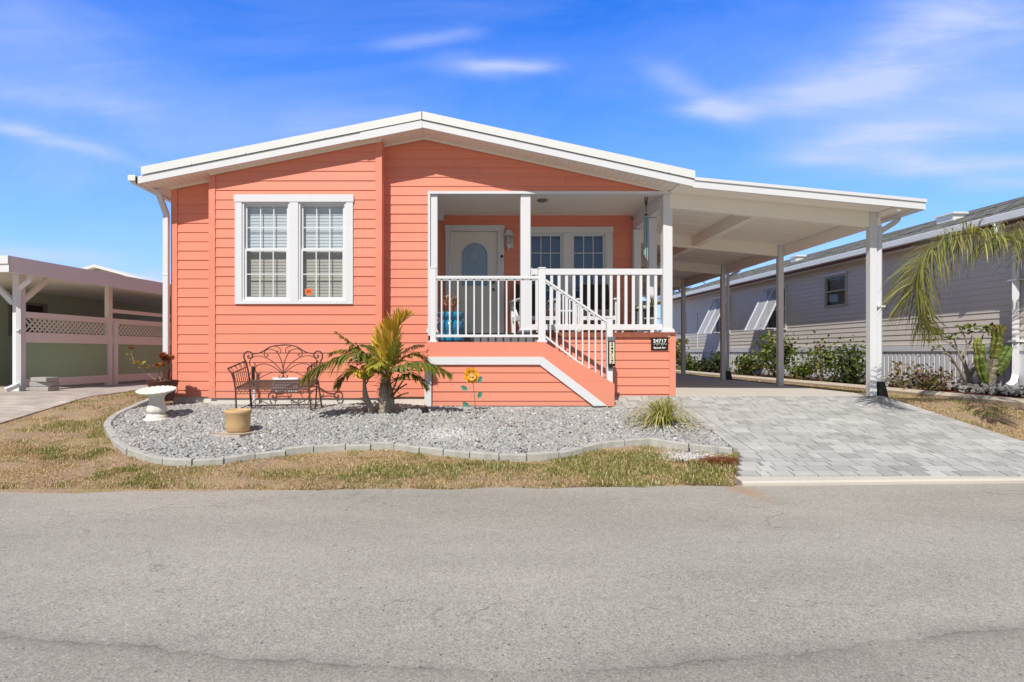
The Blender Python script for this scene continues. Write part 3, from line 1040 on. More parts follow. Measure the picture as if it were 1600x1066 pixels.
pf_ = MB()
pf_.box(XO - 0.03, 3.22, YW + 0.13, YP + 0.05, 0.90, ZF - 0.002)
pfo = pf_.build('porch_floor', GREYD, house)
te = MB(); gr = MB()
x = 0.93
i = 0
while x < 3.20:
    x2 = min(x + 0.128, 3.235)
    te.box(x + 0.004, x2 - 0.004, YW - 0.045, YW + 0.13, ZF - 0.012, ZF + 0.006)
    te.box(x + 0.004, x2 - 0.004, YW - 0.045, YW - 0.033, ZF - 0.075 if x < 3.1 else ZF - 0.03, ZF - 0.015)
    x = x2
gr.box(0.92, 3.238, YW - 0.041, YW + 0.13, ZF - 0.03, ZF - 0.003)
gr.box(0.92, 3.15, YW - 0.030, YW - 0.012, ZF - 0.075, ZF - 0.03)
te.build('tile_edge', TERRA, pfo)
gr.build('tile_grout', GROUT, pfo)

# front wall of the porch base
pbw = MB()
siding(pbw, XO, 3.14, -0.01, ZF - 0.075, mfront(YW), Z(549, YW) - 0.139 * 10, 0.139, lip=0.014)
pbw.box(3.14, XRB, YW - 0.02, YW + 0.03, -0.01, ZF - 0.03)
pbw.box(XRB - 0.02, XRB + 0.002, YW + 0.03, YP + 0.1, -0.01, ZF - 0.03)
pbw.build('porch_base_wall', CORAL, house)

# ---- front door
dr = MB()
sx0, sx1 = X(703, YP), X(777, YP)
dtop = Z(362, YP)
gx0, gx1 = X(721, YP), X(762, YP)
gzb, gzt = Z(447, YP), Z(379, YP)
gcx, gr_ = (gx0 + gx1) / 2, (gx1 - gx0) / 2
arc = [(gcx + gr_ * math.cos(a), gzt - gr_ + gr_ * math.sin(a)) for a in np.linspace(0, math.pi, 21)]
# slab with an arched opening: two halves
left = [(sx0, ZF), (gcx, ZF), (gcx, gzb), (gx0, gzb)] + [p for p in reversed(arc) if p[0] <= gcx + 1e-6] + [(gcx, dtop), (sx0, dtop)]
right = [(sx1, ZF), (sx1, dtop), (gcx, dtop)] + [p for p in reversed(arc) if p[0] >= gcx - 1e-6] + [(gx1, gzb), (gcx, gzb), (gcx, ZF)]
dr.prism(left, YP + 0.02, YP + 0.06); dr.prism(right, YP + 0.02, YP + 0.06)
for (a, b_, c0, c1) in ((sx0 + 0.10, gcx - 0.05, ZF + 0.2, gzb - 0.14), (gcx + 0.05, sx1 - 0.10, ZF + 0.2, gzb - 0.14)):
    dr.box(a, b_, YP + 0.012, YP + 0.02, c0, c1)
DOORM = mat('door_paint', (0.76, 0.73, 0.69), 0.45, 0.03, 2)
door = dr.build('door', DOORM, house)
df = MB()
df.box(DX0, sx0 - 0.004, YP - 0.035, YP + 0.08, ZF, DZ1 - 0.11)
df.box(sx1 + 0.004, DX1, YP - 0.035, YP + 0.08, ZF, DZ1 - 0.11)
df.box(DX0 - 0.01, DX1 + 0.01, YP - 0.045, YP + 0.08, dtop + 0.004, DZ1)
df.build('door_frame', WHITE, door, bevel=0.004)
gpoly = [(gx0, gzb), (gx1, gzb)] + arc
gl = MB(); gl.add([(p[0], YP + 0.038, p[1]) for p in gpoly], [tuple(range(len(gpoly)))])
FROST = mat('blue_etched_glass', (0.25, 0.38, 0.56), 0.18, 0.22, 12.0, 0.3, 30)
gl.build('glass_panel', FROST, door)
lead = MB()
rim = [Vector((p[0], YP + 0.018, p[1])) for p in gpoly + [gpoly[0]]]
lead.tube(rim, 0.011, 6)
lo = lead.build('glass_rim', WHITE, door)
lead = MB()
for sc_ in (0.80, 0.70):
    pts = [Vector((gcx + (p[0] - gcx) * sc_, YP + 0.034, (p[1] - (gzb + gzt) / 2) * (0.5 + sc_ / 2) + (gzb + gzt) / 2)) for p in gpoly + [gpoly[0]]]
    lead.tube(pts, 0.0035, 4)
zc = (gzb + gzt) / 2 + 0.06
for (dx, dz) in ((0.10, 0.20), (0.06, 0.12)):
    lead.tube([Vector((gcx, YP + 0.034, zc + dz)), Vector((gcx + dx, YP + 0.034, zc)), Vector((gcx, YP + 0.034, zc - dz)), Vector((gcx - dx, YP + 0.034, zc)), Vector((gcx, YP + 0.034, zc + dz))], 0.0035, 4)
lead.tube([Vector((gcx, YP + 0.034, gzb)), Vector((gcx, YP + 0.034, zc - 0.2))], 0.0035, 4)
lead.build('leading', WHITE, door)
kb = MB()
for (py, r_, nm_) in ((441, 0.035, 'deadbolt'), (452.5, 0.03, 'handle')):
    kb = MB()
    c = (X(771, YP), YP + 0.02, Z(py, YP))
    kb.tube([Vector(c), Vector(c) + Vector((0, -0.02, 0))], r_, 14)
    kb.tube([Vector(c) + Vector((0, -0.02, 0)), Vector(c) + Vector((0, -0.055, 0))], r_ * 0.6, 12)
    kb.build(nm_, BRONZE, door)

# ---- ceiling light of the porch
cl_ = MB()
cl_.lathe([(0.0, -0.035), (0.06, -0.035), (0.09, -0.02), (0.10, 0.0)], 20, (X(847.5, 10.1), 10.1, ZCL + 0.003))
cl_.build('ceiling_light', BRONZE, house, smooth=True)

# ---- white porch railing
prl = MB()
ra, rb = X(829, YW), X(1036.5, YW)
yr = YW + 0.05
prl.box(ra, rb, yr, yr + 0.06, Z(429.5, yr), Z(420, yr))
prl.box(ra, rb, yr, yr + 0.06, Z(516, yr), Z(507, yr))
prl.box(ra, ra + 0.035, yr - 0.01, yr + 0.07, Z(431, yr), Z(419, yr))
for px in (838, 961, 972):
    prl.box(X(px, yr), X(px + 3, yr), yr + 0.015, yr + 0.045, ZF, Z(516, yr))
prail = prl.build('porch_railing', VINYL, house, bevel=0.005)
for i in range(17):
    xx = X(838.8 + 11.62 * i, yr + 0.01)
    q = MB(); q.box(xx - 0.0225, xx + 0.0225, yr + 0.012, yr + 0.05, Z(507, yr), Z(429.5, yr))
    q.build('baluster', VINYL, prail)

# ---- side staircase with its landing in front of the porch
YS = 8.65
sxa, sxb, sxc = XO + 0.005, X(846, YS), X(960, YS)
zl = Z(534.5, YS)         # landing level
ze = Z(600, YS)
stc = MB()
zgb = -0.10
outline_top = [(sxa, Z(558, YS)), (X(845, YS), Z(560, YS)), (X(940, YS), -0.095), (sxc, -0.095), (sxc, ze), (X(850, YS), zl), (sxa, zl)]
stc.prism(outline_top, YS - 0.012, YS + 0.03)
flat = MB()
stair_roof = [(0.0, 1.0, Z(568, YS))]
# siding panel under the white band
sp = MB()
slope = (Z(568, YS) - (-0.09)) / (X(845, YS) - X(945, YS))
c0 = Z(568, YS) - slope * X(845, YS)
siding(sp, sxa + 0.09, X(945, YS), -0.09, Z(568, YS), mfront(YS + 0.012), Z(597, YS) - 0.142 * 6, 0.142, lip=0.013,
       roof=[(-slope, 1.0, c0)])
stairs = stc.build('staircase', CORAL, house)
sp.build('skirt_panel', CORAL, stairs)
tb = MB()
zt0, zt1 = Z(569.5, YS), Z(558, YS)
wv = 0.112
x845, x945 = X(843, YS), X(946, YS)
tb.prism([(sxa - 0.01, zt0), (x845, zt0), (x845 + 0.045, zt1), (sxa - 0.01, zt1)], YS - 0.026, YS + 0.02)
tb.prism([(x845 + 0.0001, zt0), (X(927, YS), -0.085), (X(947, YS), -0.085), (x845 + 0.0451, zt1)], YS - 0.024, YS + 0.02)
tb.box(sxa - 0.03, sxa + 0.075, YS - 0.024, YS + 0.05, -0.12, zt0 - 0.002)
tb.build('trim_band', WHITE, stairs, bevel=0.003)
ld = MB()
ld.box(sxa, sxb, YS + 0.03, YW - 0.03, zl - 0.05, zl - 0.004)
nst = 4
for i in range(nst):
    xa_ = sxb + (sxc - sxb) / nst * i; xb_ = xa_ + (sxc - sxb) / nst
    zz = zl - (zl + 0.06) / (nst + 1) * (i + 1)
    ld.box(xa_ + 0.001, xb_, YS + 0.03, YW - 0.03, zz - 0.04, zz)
    ld.box(xa_ - 0.015, xa_ + 0.001, YS + 0.03, YW - 0.03, zz, zz + (zl + 0.06) / (nst + 1) - 0.045)
ld.box(sxa, sxb - 0.02, YW - 0.028, YW - 0.017, zl, ZF - 0.004)
ld.build('step', GREYD, stairs)
lw_ = MB()
lw_.box(sxa, sxa + 0.03, YS + 0.03, YW - 0.02, -0.12, zl)
lw_.build('side_skirt', CORAL, stairs)
fs = MB(); fs.box(sxa + 0.05, sxc - 0.01, YS + 0.02, YS + 0.1, -0.3, -0.088)
fs.build('footing', FOUND, stairs)

# ---- aluminium railing of the landing and stairs
YG = YS + 0.02


def newel(px0, px1, pyt, pyb):
    q = MB()
    a, b_ = X(px0, YG), X(px1, YG)
    q.box(a, b_, YG, YG + (b_ - a), Z(pyb, YG), Z(pyt, YG))
    q.box(a - 0.006, b_ + 0.006, YG - 0.006, YG + (b_ - a) + 0.006, Z(pyt, YG), Z(pyt, YG) + 0.018)
    q.box(a - 0.022, b_ + 0.022, YG - 0.02, YG + (b_ - a) + 0.02, Z(pyb, YG), Z(pyb, YG) + 0.035)
    return q


rails = MB()
rails.box(X(680, YG), X(842, YG), YG + 0.018, YG + 0.06, Z(435.5, YG), Z(431, YG))
rails.box(X(680, YG), X(842, YG), YG + 0.03, YG + 0.05, Z(438, YG), Z(435.5, YG))
rails.box(X(680, YG), X(842, YG), YG + 0.02, YG + 0.055, Z(527, YG), Z(523, YG))
ta, tb_ = Vector((X(852, YG), YG + 0.038, Z(437, YG))), Vector((X(950, YG), YG + 0.038, Z(503, YG)))
ba, bb = Vector((X(852, YG), YG + 0.038, Z(525.5, YG))), Vector((X(950, YG), YG + 0.038, Z(601, YG)))
rails.beam(ta, tb_, 0.042, 0.03); rails.beam(ta - Vector((0, 0, 0.035)), tb_ - Vector((0, 0, 0.035)), 0.02, 0.02)
rails.beam(ba, bb, 0.035, 0.03)
srail = rails.build('stair_railing', VINYL, house, bevel=0.003)
for (a, b_, c, d) in ((672, 681, 419, 536), (841.5, 852.5, 419.5, 535.5), (948.5, 957.5, 497.5, 607)):
    newel(a, b_, c, d).build('newel_post', VINYL, srail, bevel=0.004)
for i in range(12):
    px = 690 + 12.7 * i
    q = MB(); xx = X(px, YG + 0.03)
    q.box(xx - 0.011, xx + 0.011, YG + 0.03, YG + 0.05, Z(524, YG), Z(436, YG))
    q.build('baluster', VINYL, srail)
for i in range(9):
    px = 860 + 10.05 * i
    xx = X(px, YG + 0.03)
    f_ = (xx - ta.x) / (tb_.x - ta.x)
    q = MB(); q.box(xx - 0.0105, xx + 0.0105, YG + 0.028, YG + 0.048, ba.z + (bb.z - ba.z) * f_, ta.z + (tb_.z - ta.z) * f_ - 0.03)
    q.build('baluster', VINYL, srail)

# ------------------------------------------------------------------ carport
carport = thing('carport', 'long white flat carport roof on square posts attached to the right of the coral house', 'carport', (5, YW, 0))
CX0, CX1 = X(1085, YR), X(1447, YR)
cz0, cz1 = Z(277.5, YR), Z(312, YR)


def zc_(x): return cz0 + (cz1 - cz0) * (x - CX0) / (CX1 - CX0)


CY1 = 23.4
CXL = 3.15
rp = MB()


def cslab(mb, x0, x1, o0, o1, y0, y1):
    mb.prism([(x0, zc_(x0) + o0), (x1, zc_(x1) + o0), (x1, zc_(x1) + o1), (x0, zc_(x0) + o1)], y0, y1)


cslab(rp, CXL, CX1 - 0.02, -0.125, -0.03, YR + 0.03, CY1)
yj = YR + 0.45
while yj < CY1 - 0.3:   # joints between the roof pans
    cslab(rp, CXL, CX1 - 0.14, -0.131, -0.12, yj, yj + 0.012)
    yj += 0.61
rp.build('roof', PANW, carport)
cf = MB()
cslab(cf, CX0 - 0.02, CX1 - 0.01, -0.15, -0.045, YR, YR + 0.03)
cslab(cf, CX0 + 0.0, CX1, -0.04, 0.0, YR - 0.018, CY1)
cf.build('fascia', WHITE, carport, bevel=0.004)
gt = MB()
gt.box(CX1 - 0.13, CX1 - 0.004, YR + 0.01, CY1, zc_(CX1) - 0.16, zc_(CX1) - 0.045)
gt.build('gutter', METALW, carport, bevel=0.01)
PXC = 6.47
PY = [9.40, 12.25, 15.1, 18.0, 20.9]
for y in PY:
    q = MB()
    cslab(q, CXL, PXC - 0.07 if y != 9.4 else PXC - 0.062, -0.365, -0.126, y, y + 0.09)
    q.build('beam', PANW, carport)
    q = MB(); q.box(PXC - 0.055, PXC + 0.055, y - 0.01, y + 0.10, 0.003, zc_(PXC) - 0.127)
    q.build('post', WHITE, carport, bevel=0.006)
for i, y in enumerate(PY[:-1]):
    q = MB(); q.box(4.58, 4.72, y + 0.091, PY[i + 1] - 0.001, zc_(4.65) - 0.33, zc_(4.65) - 0.12)
    q.build('beam', PANW, carport)
    q = MB(); q.box(PXC + 0.063, PXC + 0.12, y + 0.0, PY[i + 1] - 0.002, zc_(6.55) - 0.34, zc_(6.6) - 0.126)
    q.build('beam', PANW, carport)
q = MB(); q.box(PXC + 0.063, PXC + 0.12, YR + 0.031, PY[0] - 0.002, zc_(6.55) - 0.20, zc_(6.6) - 0.126)
q.build('beam', PANW, carport)
shed = thing('storage_shed', 'pale lap sided storage shed closing the far end of the carport', 'shed', (4.8, 21.1, 0))
q = MB(); q.box(3.17, 6.38, 21.14, 23.1, 0.004, 2.62)
siding(q, 3.17, 6.38, 0.02, 2.62, mfront(21.13), 0.02, 0.15, lip=0.012, holes=[(3.6, 4.5, 0.0, 2.05)])
q.build('wall', PANW, shed)
q = MB(); q.box(3.64, 4.46, 21.10, 21.135, 0.02, 2.01)
sdo = q.build('door', WHITE, shed)
q = MB(); q.tube([Vector((4.38, 21.10, 1.0)), Vector((4.38, 21.04, 1.0))], 0.028, 10); q.build('handle', SILVER, sdo)
for y in (PY[0], PY[2]):
    yd_ = y + 0.03
    xg = CX1 - 0.07
    zz = zc_(CX1) - 0.15
    xd = PXC + 0.125
    pts = [(xg + 0.02, yd_, zz + 0.04), (xg + 0.01, yd_, zz - 0.03), (xg - 0.05, yd_, zz - 0.09), (xd + 0.12, yd_, zz - 0.17), (xd + 0.02, yd_, zz - 0.24), (xd, yd_, zz - 0.34), (xd, yd_, 0.22)]
    q = MB(); q.tube(catmull(pts, 5), 0.044, 4)
    for zz2 in (1.45,): q.box(xd - 0.06, xd + 0.06, yd_ - 0.05, yd_ + 0.05, zz2, zz2 + 0.03)
    dso = q.build('downspout', WHITE, carport)
    q = MB()
    q.add([(xd - 0.05, yd_ - 0.05, 0.235), (xd + 0.05, yd_ - 0.05, 0.235), (xd + 0.05, yd_ + 0.05, 0.235), (xd - 0.05, yd_ + 0.05, 0.235),
           (xd - 0.055, yd_ - 0.07, -0.06), (xd + 0.11, yd_ - 0.07, -0.06), (xd + 0.11, yd_ + 0.12, -0.06), (xd - 0.055, yd_ + 0.12, -0.06)],
          [(0, 1, 2, 3), (4, 7, 6, 5), (0, 4, 5, 1), (1, 5, 6, 2), (2, 6, 7, 3), (3, 7, 4, 0)])
    q.build('drain_boot', BLACK, dso)


# ------------------------------------------------------------------ lettering
def text_mesh(name, body, size, loc, mat_, parent, bold=0.0, align='CENTER', spacing=1.0, extr=0.002, sx_=1.0):
    cu = bpy.data.curves.new(name, 'FONT')
    cu.body = body; cu.size = size; cu.align_x = align; cu.align_y = 'CENTER'; cu.extrude = extr; cu.offset = bold
    cu.space_character = spacing
    ob = bpy.data.objects.new(name, cu); COL.objects.link(ob)
    bpy.context.view_layer.update()
    me = bpy.data.meshes.new_from_object(ob.evaluated_get(bpy.context.evaluated_depsgraph_get()))
    bpy.data.objects.remove(ob)
    me.name = name
    off = wloc(parent)
    for v in me.vertices:
        x, y, z = v.co
        v.co = (loc[0] + x * sx_ - off.x, loc[1] - z - off.y, loc[2] + y - off.z)
    me.materials.clear(); me.materials.append(mat_)
    o = bpy.data.objects.new(name, me); COL.objects.link(o); o.parent = parent
    return o


SIGNBLK = mat('black_sign_plate', (0.012, 0.010, 0.010), 0.35, 0.1)
SIGNWHT = mat('white_lettering', (0.80, 0.80, 0.78), 0.5, 0.02)
CREAM = mat('cream_plate', (0.72, 0.66, 0.48), 0.5, 0.05)
sa, sb = X(1016.5, YW), X(1043.2, YW)
sza, szb = Z(547, YW), Z(528.5, YW)
sgn = thing('house_sign', 'black plaque with white number 24717, scroll and street name on the coral porch base', 'sign', ((sa + sb) / 2, YW - 0.02, sza))
q = MB(); q.box(sa, sb, YW - 0.034, YW - 0.016, sza, szb)
q.build('plaque', SIGNBLK, sgn, bevel=0.003)
cxs = (sa + sb) / 2
text_mesh('number', '24717', 0.078, (cxs, YW - 0.035, szb - 0.048), SIGNWHT, sgn, bold=0.0028, spacing=1.12)
text_mesh('street_name', 'Sanook Ave', 0.042, (cxs, YW - 0.035, sza + 0.036), SIGNWHT, sgn, bold=0.0016)
q = MB()
zc2 = (sza + szb) / 2 - 0.004
for s in (-1, 1):
    pts = [(cxs + s * a, YW - 0.037, zc2 + b_) for a, b_ in ((0.0, 0.0), (0.02, 0.014), (0.045, 0.014), (0.058, 0.0), (0.045, -0.014), (0.028, -0.010), (0.03, 0.0), (0.04, 0.002))]
    q.tube(catmull(pts, 5), 0.0024, 5)
    pts = [(cxs + s * a, YW - 0.037, zc2 + b_) for a, b_ in ((0.055, 0.0), (0.075, 0.012), (0.092, -0.008), (0.112, 0.010), (0.105, 0.0))]
    q.tube(catmull(pts, 5), 0.0026, 5)
q.build('ornament', SIGNWHT, sgn)

na, nb = X(949.5, YG), X(960.5, YG)
nz0, nz1 = Z(572.5, YG), Z(533, YG)
ns = thing('number_plate', 'narrow black plate with cream panel and vertical digits 24717 fixed on the lower stair post', 'sign', ((na + nb) / 2, YG - 0.02, nz0))
q = MB(); q.box(na, nb, YG - 0.045, YG - 0.008, nz0, nz1)
q.build('plate', SIGNBLK, ns, bevel=0.004)
q = MB(); q.box(na + 0.016, nb - 0.016, YG - 0.050, YG - 0.0452, nz0 + 0.04, nz1 - 0.015)
q.build('panel', CREAM, ns)
for i, ch in enumerate('24717'):
    text_mesh('digit', ch, 0.072, ((na + nb) / 2, YG - 0.051, nz1 - 0.05 - i * 0.0655), SIGNBLK, ns, bold=0.002, sx_=1.1)
q = MB(); q.box(na - 0.004, nb + 0.002, YG - 0.014, YG - 0.0085, nz1, Z(526.5, YG))
q.box(na + 0.004, nb - 0.03, YG - 0.014, YG - 0.0085, Z(578, YG), nz1 + 0.001)
q.build('bracket', GREYD, ns)

# ------------------------------------------------------------------ things on the porch
# wall lantern
lx0 = X(795, YP - 0.1); yl_ = YP - 0.10
lan = thing('wall_lantern', 'white coach lantern on the wall beside the front door', 'lamp', (lx0, YP, Z(393, yl_)))
q = MB()
zt_, zb_ = Z(360, yl_), Z(368, yl_)
q.lathe([(0.125, zb_ - 0.006), (0.125, zb_ + 0.004), (0.075, zb_ + 0.05), (0.055, zt_), (0.02, zt_ + 0.01), (0.0, zt_ + 0.025)], 6, (lx0, yl_, 0))
q.lathe([(0.008, Z(392, yl_)), (0.016, Z(389, yl_)), (0.05, Z(383, yl_)), (0.05, Z(382, yl_))], 6, (lx0, yl_, 0))
for k in range(6):
    a = 2 * math.pi * k / 6
    q.tube([Vector((lx0 + 0.048 * math.cos(a), yl_ + 0.048 * math.sin(a), Z(382, yl_))), Vector((lx0 + 0.09 * math.cos(a), yl_ + 0.09 * math.sin(a), zb_))], 0.006, 4)
q.build('lantern_body', WHITE, lan)
q = MB(); q.box(lx0 - 0.02, lx0 + 0.09, YP - 0.03, YP - 0.012, Z(388, YP), Z(372, YP))
q.beam((lx0, YP - 0.02, Z(385, YP)), (lx0, yl_, Z(385, yl_)), 0.02, 0.02)
q.build('back_plate', WHITE, lan)
q = MB(); q.lathe([(0.044, Z(381.5, yl_)), (0.084, zb_ - 0.008)], 6, (lx0, yl_, 0))
q.build('lamp_glass', GLASS, lan)
q = MB(); q.lathe([(0.0, Z(381, yl_)), (0.02, Z(379, yl_)), (0.034, Z(374, yl_)), (0.02, Z(370, yl_)), (0.0, Z(369.5, yl_))], 10, (lx0, yl_, 0))
q.build('bulb', mat('frosted_bulb', (0.6, 0.5, 0.45), 0.4), lan, smooth=True)

# doorbell
dbx = X(784, YP)
q = MB(); q.box(dbx - 0.024, dbx + 0.024, YP - 0.062, YP - 0.046, Z(411, YP), Z(403.5, YP))
dbl = thing('doorbell', 'small black and white video doorbell on the door frame', 'doorbell', (dbx, YP - 0.05, Z(411, YP)))
q.build('faceplate', WHITE, dbl, bevel=0.004)
q = MB(); q.box(dbx - 0.024, dbx + 0.024, YP - 0.066, YP - 0.046, Z(403.4, YP), Z(399.5, YP))
q.build('camera_eye', BLACK, dbl, bevel=0.004)

# blue ceramic stool and its flower pot
YT = 9.02
stx = X(704.5, YT)
zs0, zs1 = zl - 0.004, Z(488, YT)
H = zs1 - zs0
lob = lambda i, a, r, z: (r * (1 - 0.07 * (abs(math.sin(a * 5)) < 0.22) ), z)
prof = [(0.17, 0), (0.205, 0.02), (0.215, 0.06), (0.20, 0.10), (0.175, 0.13), (0.20, 0.17), (0.222, 0.22), (0.222, 0.29), (0.205, 0.325), (0.175, 0.345), (0.175, 0.365), (0.205, 0.385), (0.222, 0.42), (0.215, 0.46), (0.19, 0.478), (0.0, 0.48)]
q = MB(); q.lathe([(r * 1.0, z * H / 0.48) for r, z in prof], 60, (stx, YT, zs0), mod=lob)
stool = q.build('garden_stool', BLUE, None, smooth=True)
tag(stool, 'blue glazed lobed ceramic garden stool on the stair landing', 'stool')
ptx = stx - 0.01
pot = thing('flower_pot', 'small painted terracotta pot of red and cream flowers on the blue stool', 'flower pot', (ptx, YT, zs1))
q = MB(); q.lathe([(0.0, 0.0), (0.055, 0.0), (0.075, 0.09), (0.085, 0.095), (0.085, 0.12), (0.07, 0.12), (0.065, 0.10), (0.0, 0.10)], 20, (ptx, YT, zs1))
q.build('pot', mat('terracotta', (0.42, 0.15, 0.075), 0.7, 0.2, 12), pot, smooth=False)
q = MB()
for i in range(260):
    a = rng.uniform(0, 6.28); r_ = 0.15 * math.sqrt(rng.uniform()); z = zs1 + 0.11 + rng.uniform(0, 0.19) * (1 - 0.4 * r_ / 0.15)
    c = Vector((ptx + r_ * math.cos(a), YT + r_ * math.sin(a), z))
    t1 = Vector(rng.normal(size=3)).normalized(); t2 = t1.orthogonal().normalized()
    s = rng.uniform(0.012, 0.028)
    kind = rng.uniform()
    col = (0.62, 0.07, 0.04) if kind < 0.24 else (0.85, 0.74, 0.55) if kind < 0.50 else (0.05, 0.10, 0.05) if kind < 0.75 else (0.40, 0.14, 0.05)
    q.add([c - t1 * s, c + t2 * s * 0.5, c + t1 * s, c - t2 * s * 0.5], [(0, 1, 2, 3)], col)
q.build('flowers', LEAF, pot)


# porch chairs: white frame armchairs with dark cushions
def make_chair():
    t_ = thing('porch_chair', '', 'chair', (0, 0, 0), 'armchairs on the porch')
    q = MB()
    for s in (-1, 1):
        q.box(s * 0.33 - 0.03, s * 0.33 + 0.03, -0.33, -0.26, 0, 0.62)
        q.beam((s * 0.33, 0.25, 0.0), (s * 0.33, 0.36, 0.62), 0.055, 0.06, up=(0, 1, 0))
        q.box(s * 0.33 - 0.055, s * 0.33 + 0.055, -0.36, 0.36, 0.62, 0.65)
        q.box(s * 0.33 - 0.02, s * 0.33 + 0.02, -0.26, 0.28, 0.26, 0.34)
        q.beam((s * 0.33, -0.25, 0.12), (s * 0.33, 0.28, 0.60), 0.03, 0.05)
    q.box(-0.31, 0.31, -0.325, -0.301, 0.26, 0.33); q.box(-0.305, 0.305, 0.241, 0.27, 0.28, 0.34)
    q.build('frame', VINYL, t_)
    q = MB(); q.box(-0.31, 0.31, -0.30, 0.30, 0.29, 0.33)
    q.build('seat', VINYL, t_)
    q = MB(); q.box(-0.30, 0.30, -0.31, 0.24, 0.335, 0.45)
    q.build('cushion', DARKCUSH, t_, bevel=0.03)
    q = MB()
    q.add([(-0.29, 0.20, 0.45), (0.29, 0.20, 0.45), (0.29, 0.30, 0.45), (-0.29, 0.30, 0.45), (-0.27, 0.36, 0.98), (0.27, 0.36, 0.98), (0.27, 0.44, 0.98), (-0.27, 0.44, 0.98)],
          [(0, 3, 2, 1), (4, 5, 6, 7), (0, 1, 5, 4), (1, 2, 6, 5), (2, 3, 7, 6), (3, 0, 4, 7)])
    q.build('backrest', DARKCUSH, t_, bevel=0.03)
    return t_


DARKCUSH = mat('brown_cushion', (0.055, 0.04, 0.032), 0.9, 0.2, 15)
ch = make_chair()
ch.location = (1.06, 10.62, ZF); ch.rotation_euler.z = R(12)
ch['label'] = 'white framed porch armchair with dark cushions under the window, nearer the front door'
dup(ch, (2.2, 10.62, ZF), R(-6), 'white framed porch armchair with dark cushions, the one at the far end from the door')
# little white table between them
tt = thing('side_table', 'small white slatted table between the two porch armchairs', 'table', (1.63, 10.6, ZF))
q = MB(); q.box(1.45, 1.81, 10.42, 10.78, ZF + 0.42, ZF + 0.45)
q.build('table_top', VINYL, tt)
for (a, b_) in ((1.47, 10.44), (1.79, 10.44), (1.47, 10.76), (1.79, 10.76)):
    q = MB(); q.box(a - 0.015, a + 0.015, b_ - 0.015, b_ + 0.015, ZF, ZF + 0.42); q.build('leg', VINYL, tt)
# plant stand with a dark planter and white orchid at the right end
psx, psy = X(1019, 9.85), 9.85
ps = thing('plant_stand', 'slim white plant stand near the right end of the porch', 'stand', (psx, psy, ZF))
q = MB(); q.lathe([(0.16, 0.0), (0.15, 0.03), (0.03, 0.05), (0.025, 0.20), (0.05, 0.24), (0.14, 0.25), (0.14, 0.27), (0, 0.27)], 18, (psx, psy, ZF))
q.build('pedestal', WHITE, ps, smooth=False)
pl = thing('planter', 'dark square planter with a white flowering plant on the porch plant stand', 'planter', (psx, psy, ZF + 0.27))
q = MB()
q.add([(psx - 0.05, psy - 0.05, ZF + 0.271), (psx + 0.05, psy - 0.05, ZF + 0.271), (psx + 0.05, psy + 0.05, ZF + 0.271), (psx - 0.05, psy + 0.05, ZF + 0.271),
       (psx - 0.065, psy - 0.065, ZF + 0.46), (psx + 0.065, psy - 0.065, ZF + 0.46), (psx + 0.065, psy + 0.065, ZF + 0.46), (psx - 0.065, psy + 0.065, ZF + 0.46)],
      [(0, 3, 2, 1), (4, 5, 6, 7), (0, 1, 5, 4), (1, 2, 6, 5), (2, 3, 7, 6), (3, 0, 4, 7)])
q.build('pot', BLACK, pl)
q = MB()
for i in range(46):
    a = rng.uniform(0, 6.28); el = rng.uniform(0.5, 1.4); L = rng.uniform(0.10, 0.26)
    d = Vector((math.cos(a) * math.cos(el), math.sin(a) * math.cos(el), math.sin(el)))
    c = Vector((psx, psy, ZF + 0.46)); s = d.orthogonal().normalized() * 0.012
    col = (0.7, 0.68, 0.62) if i % 2 else (0.10, 0.14, 0.06)
    q.add([c, c + d * L * 0.6 + s, c + d * L, c + d * L * 0.6 - s], [(0, 1, 2, 3)], col)
q.build('plant', LEAF, pl)
# black metal stool frame beside it
q = MB()
bx, by = X(1003, 9.9), 9.95
for (a, b_) in ((-0.12, -0.1), (0.12, -0.1), (-0.12, 0.14), (0.12, 0.14)):
    q.tube([Vector((bx + a, by + b_, ZF)), Vector((bx + a * 0.9, by + b_ * 0.9, ZF + 0.42))], 0.011, 6)
for z in (0.12, 0.41):
    q.tube([Vector((bx - 0.12, by - 0.1, ZF + z)), Vector((bx + 0.12, by - 0.1, ZF + z)), Vector((bx + 0.12, by + 0.14, ZF + z)), Vector((bx - 0.12, by + 0.14, ZF + z)), Vector((bx - 0.12, by - 0.1, ZF + z))], 0.009, 6)
ms_ = thing('metal_stool', 'small black wire stool with a pale round cushion behind the porch railing', 'stool', (bx, by, ZF))
q.build('frame', BLACK, ms_)
q = MB(); q.lathe([(0.0, 0.41), (0.13, 0.415), (0.15, 0.45), (0.13, 0.485), (0.0, 0.49)], 20, (bx, by + 0.02, ZF))
q.build('seat', mat('cream_cushion', (0.6, 0.57, 0.5), 0.9), ms_, smooth=True)
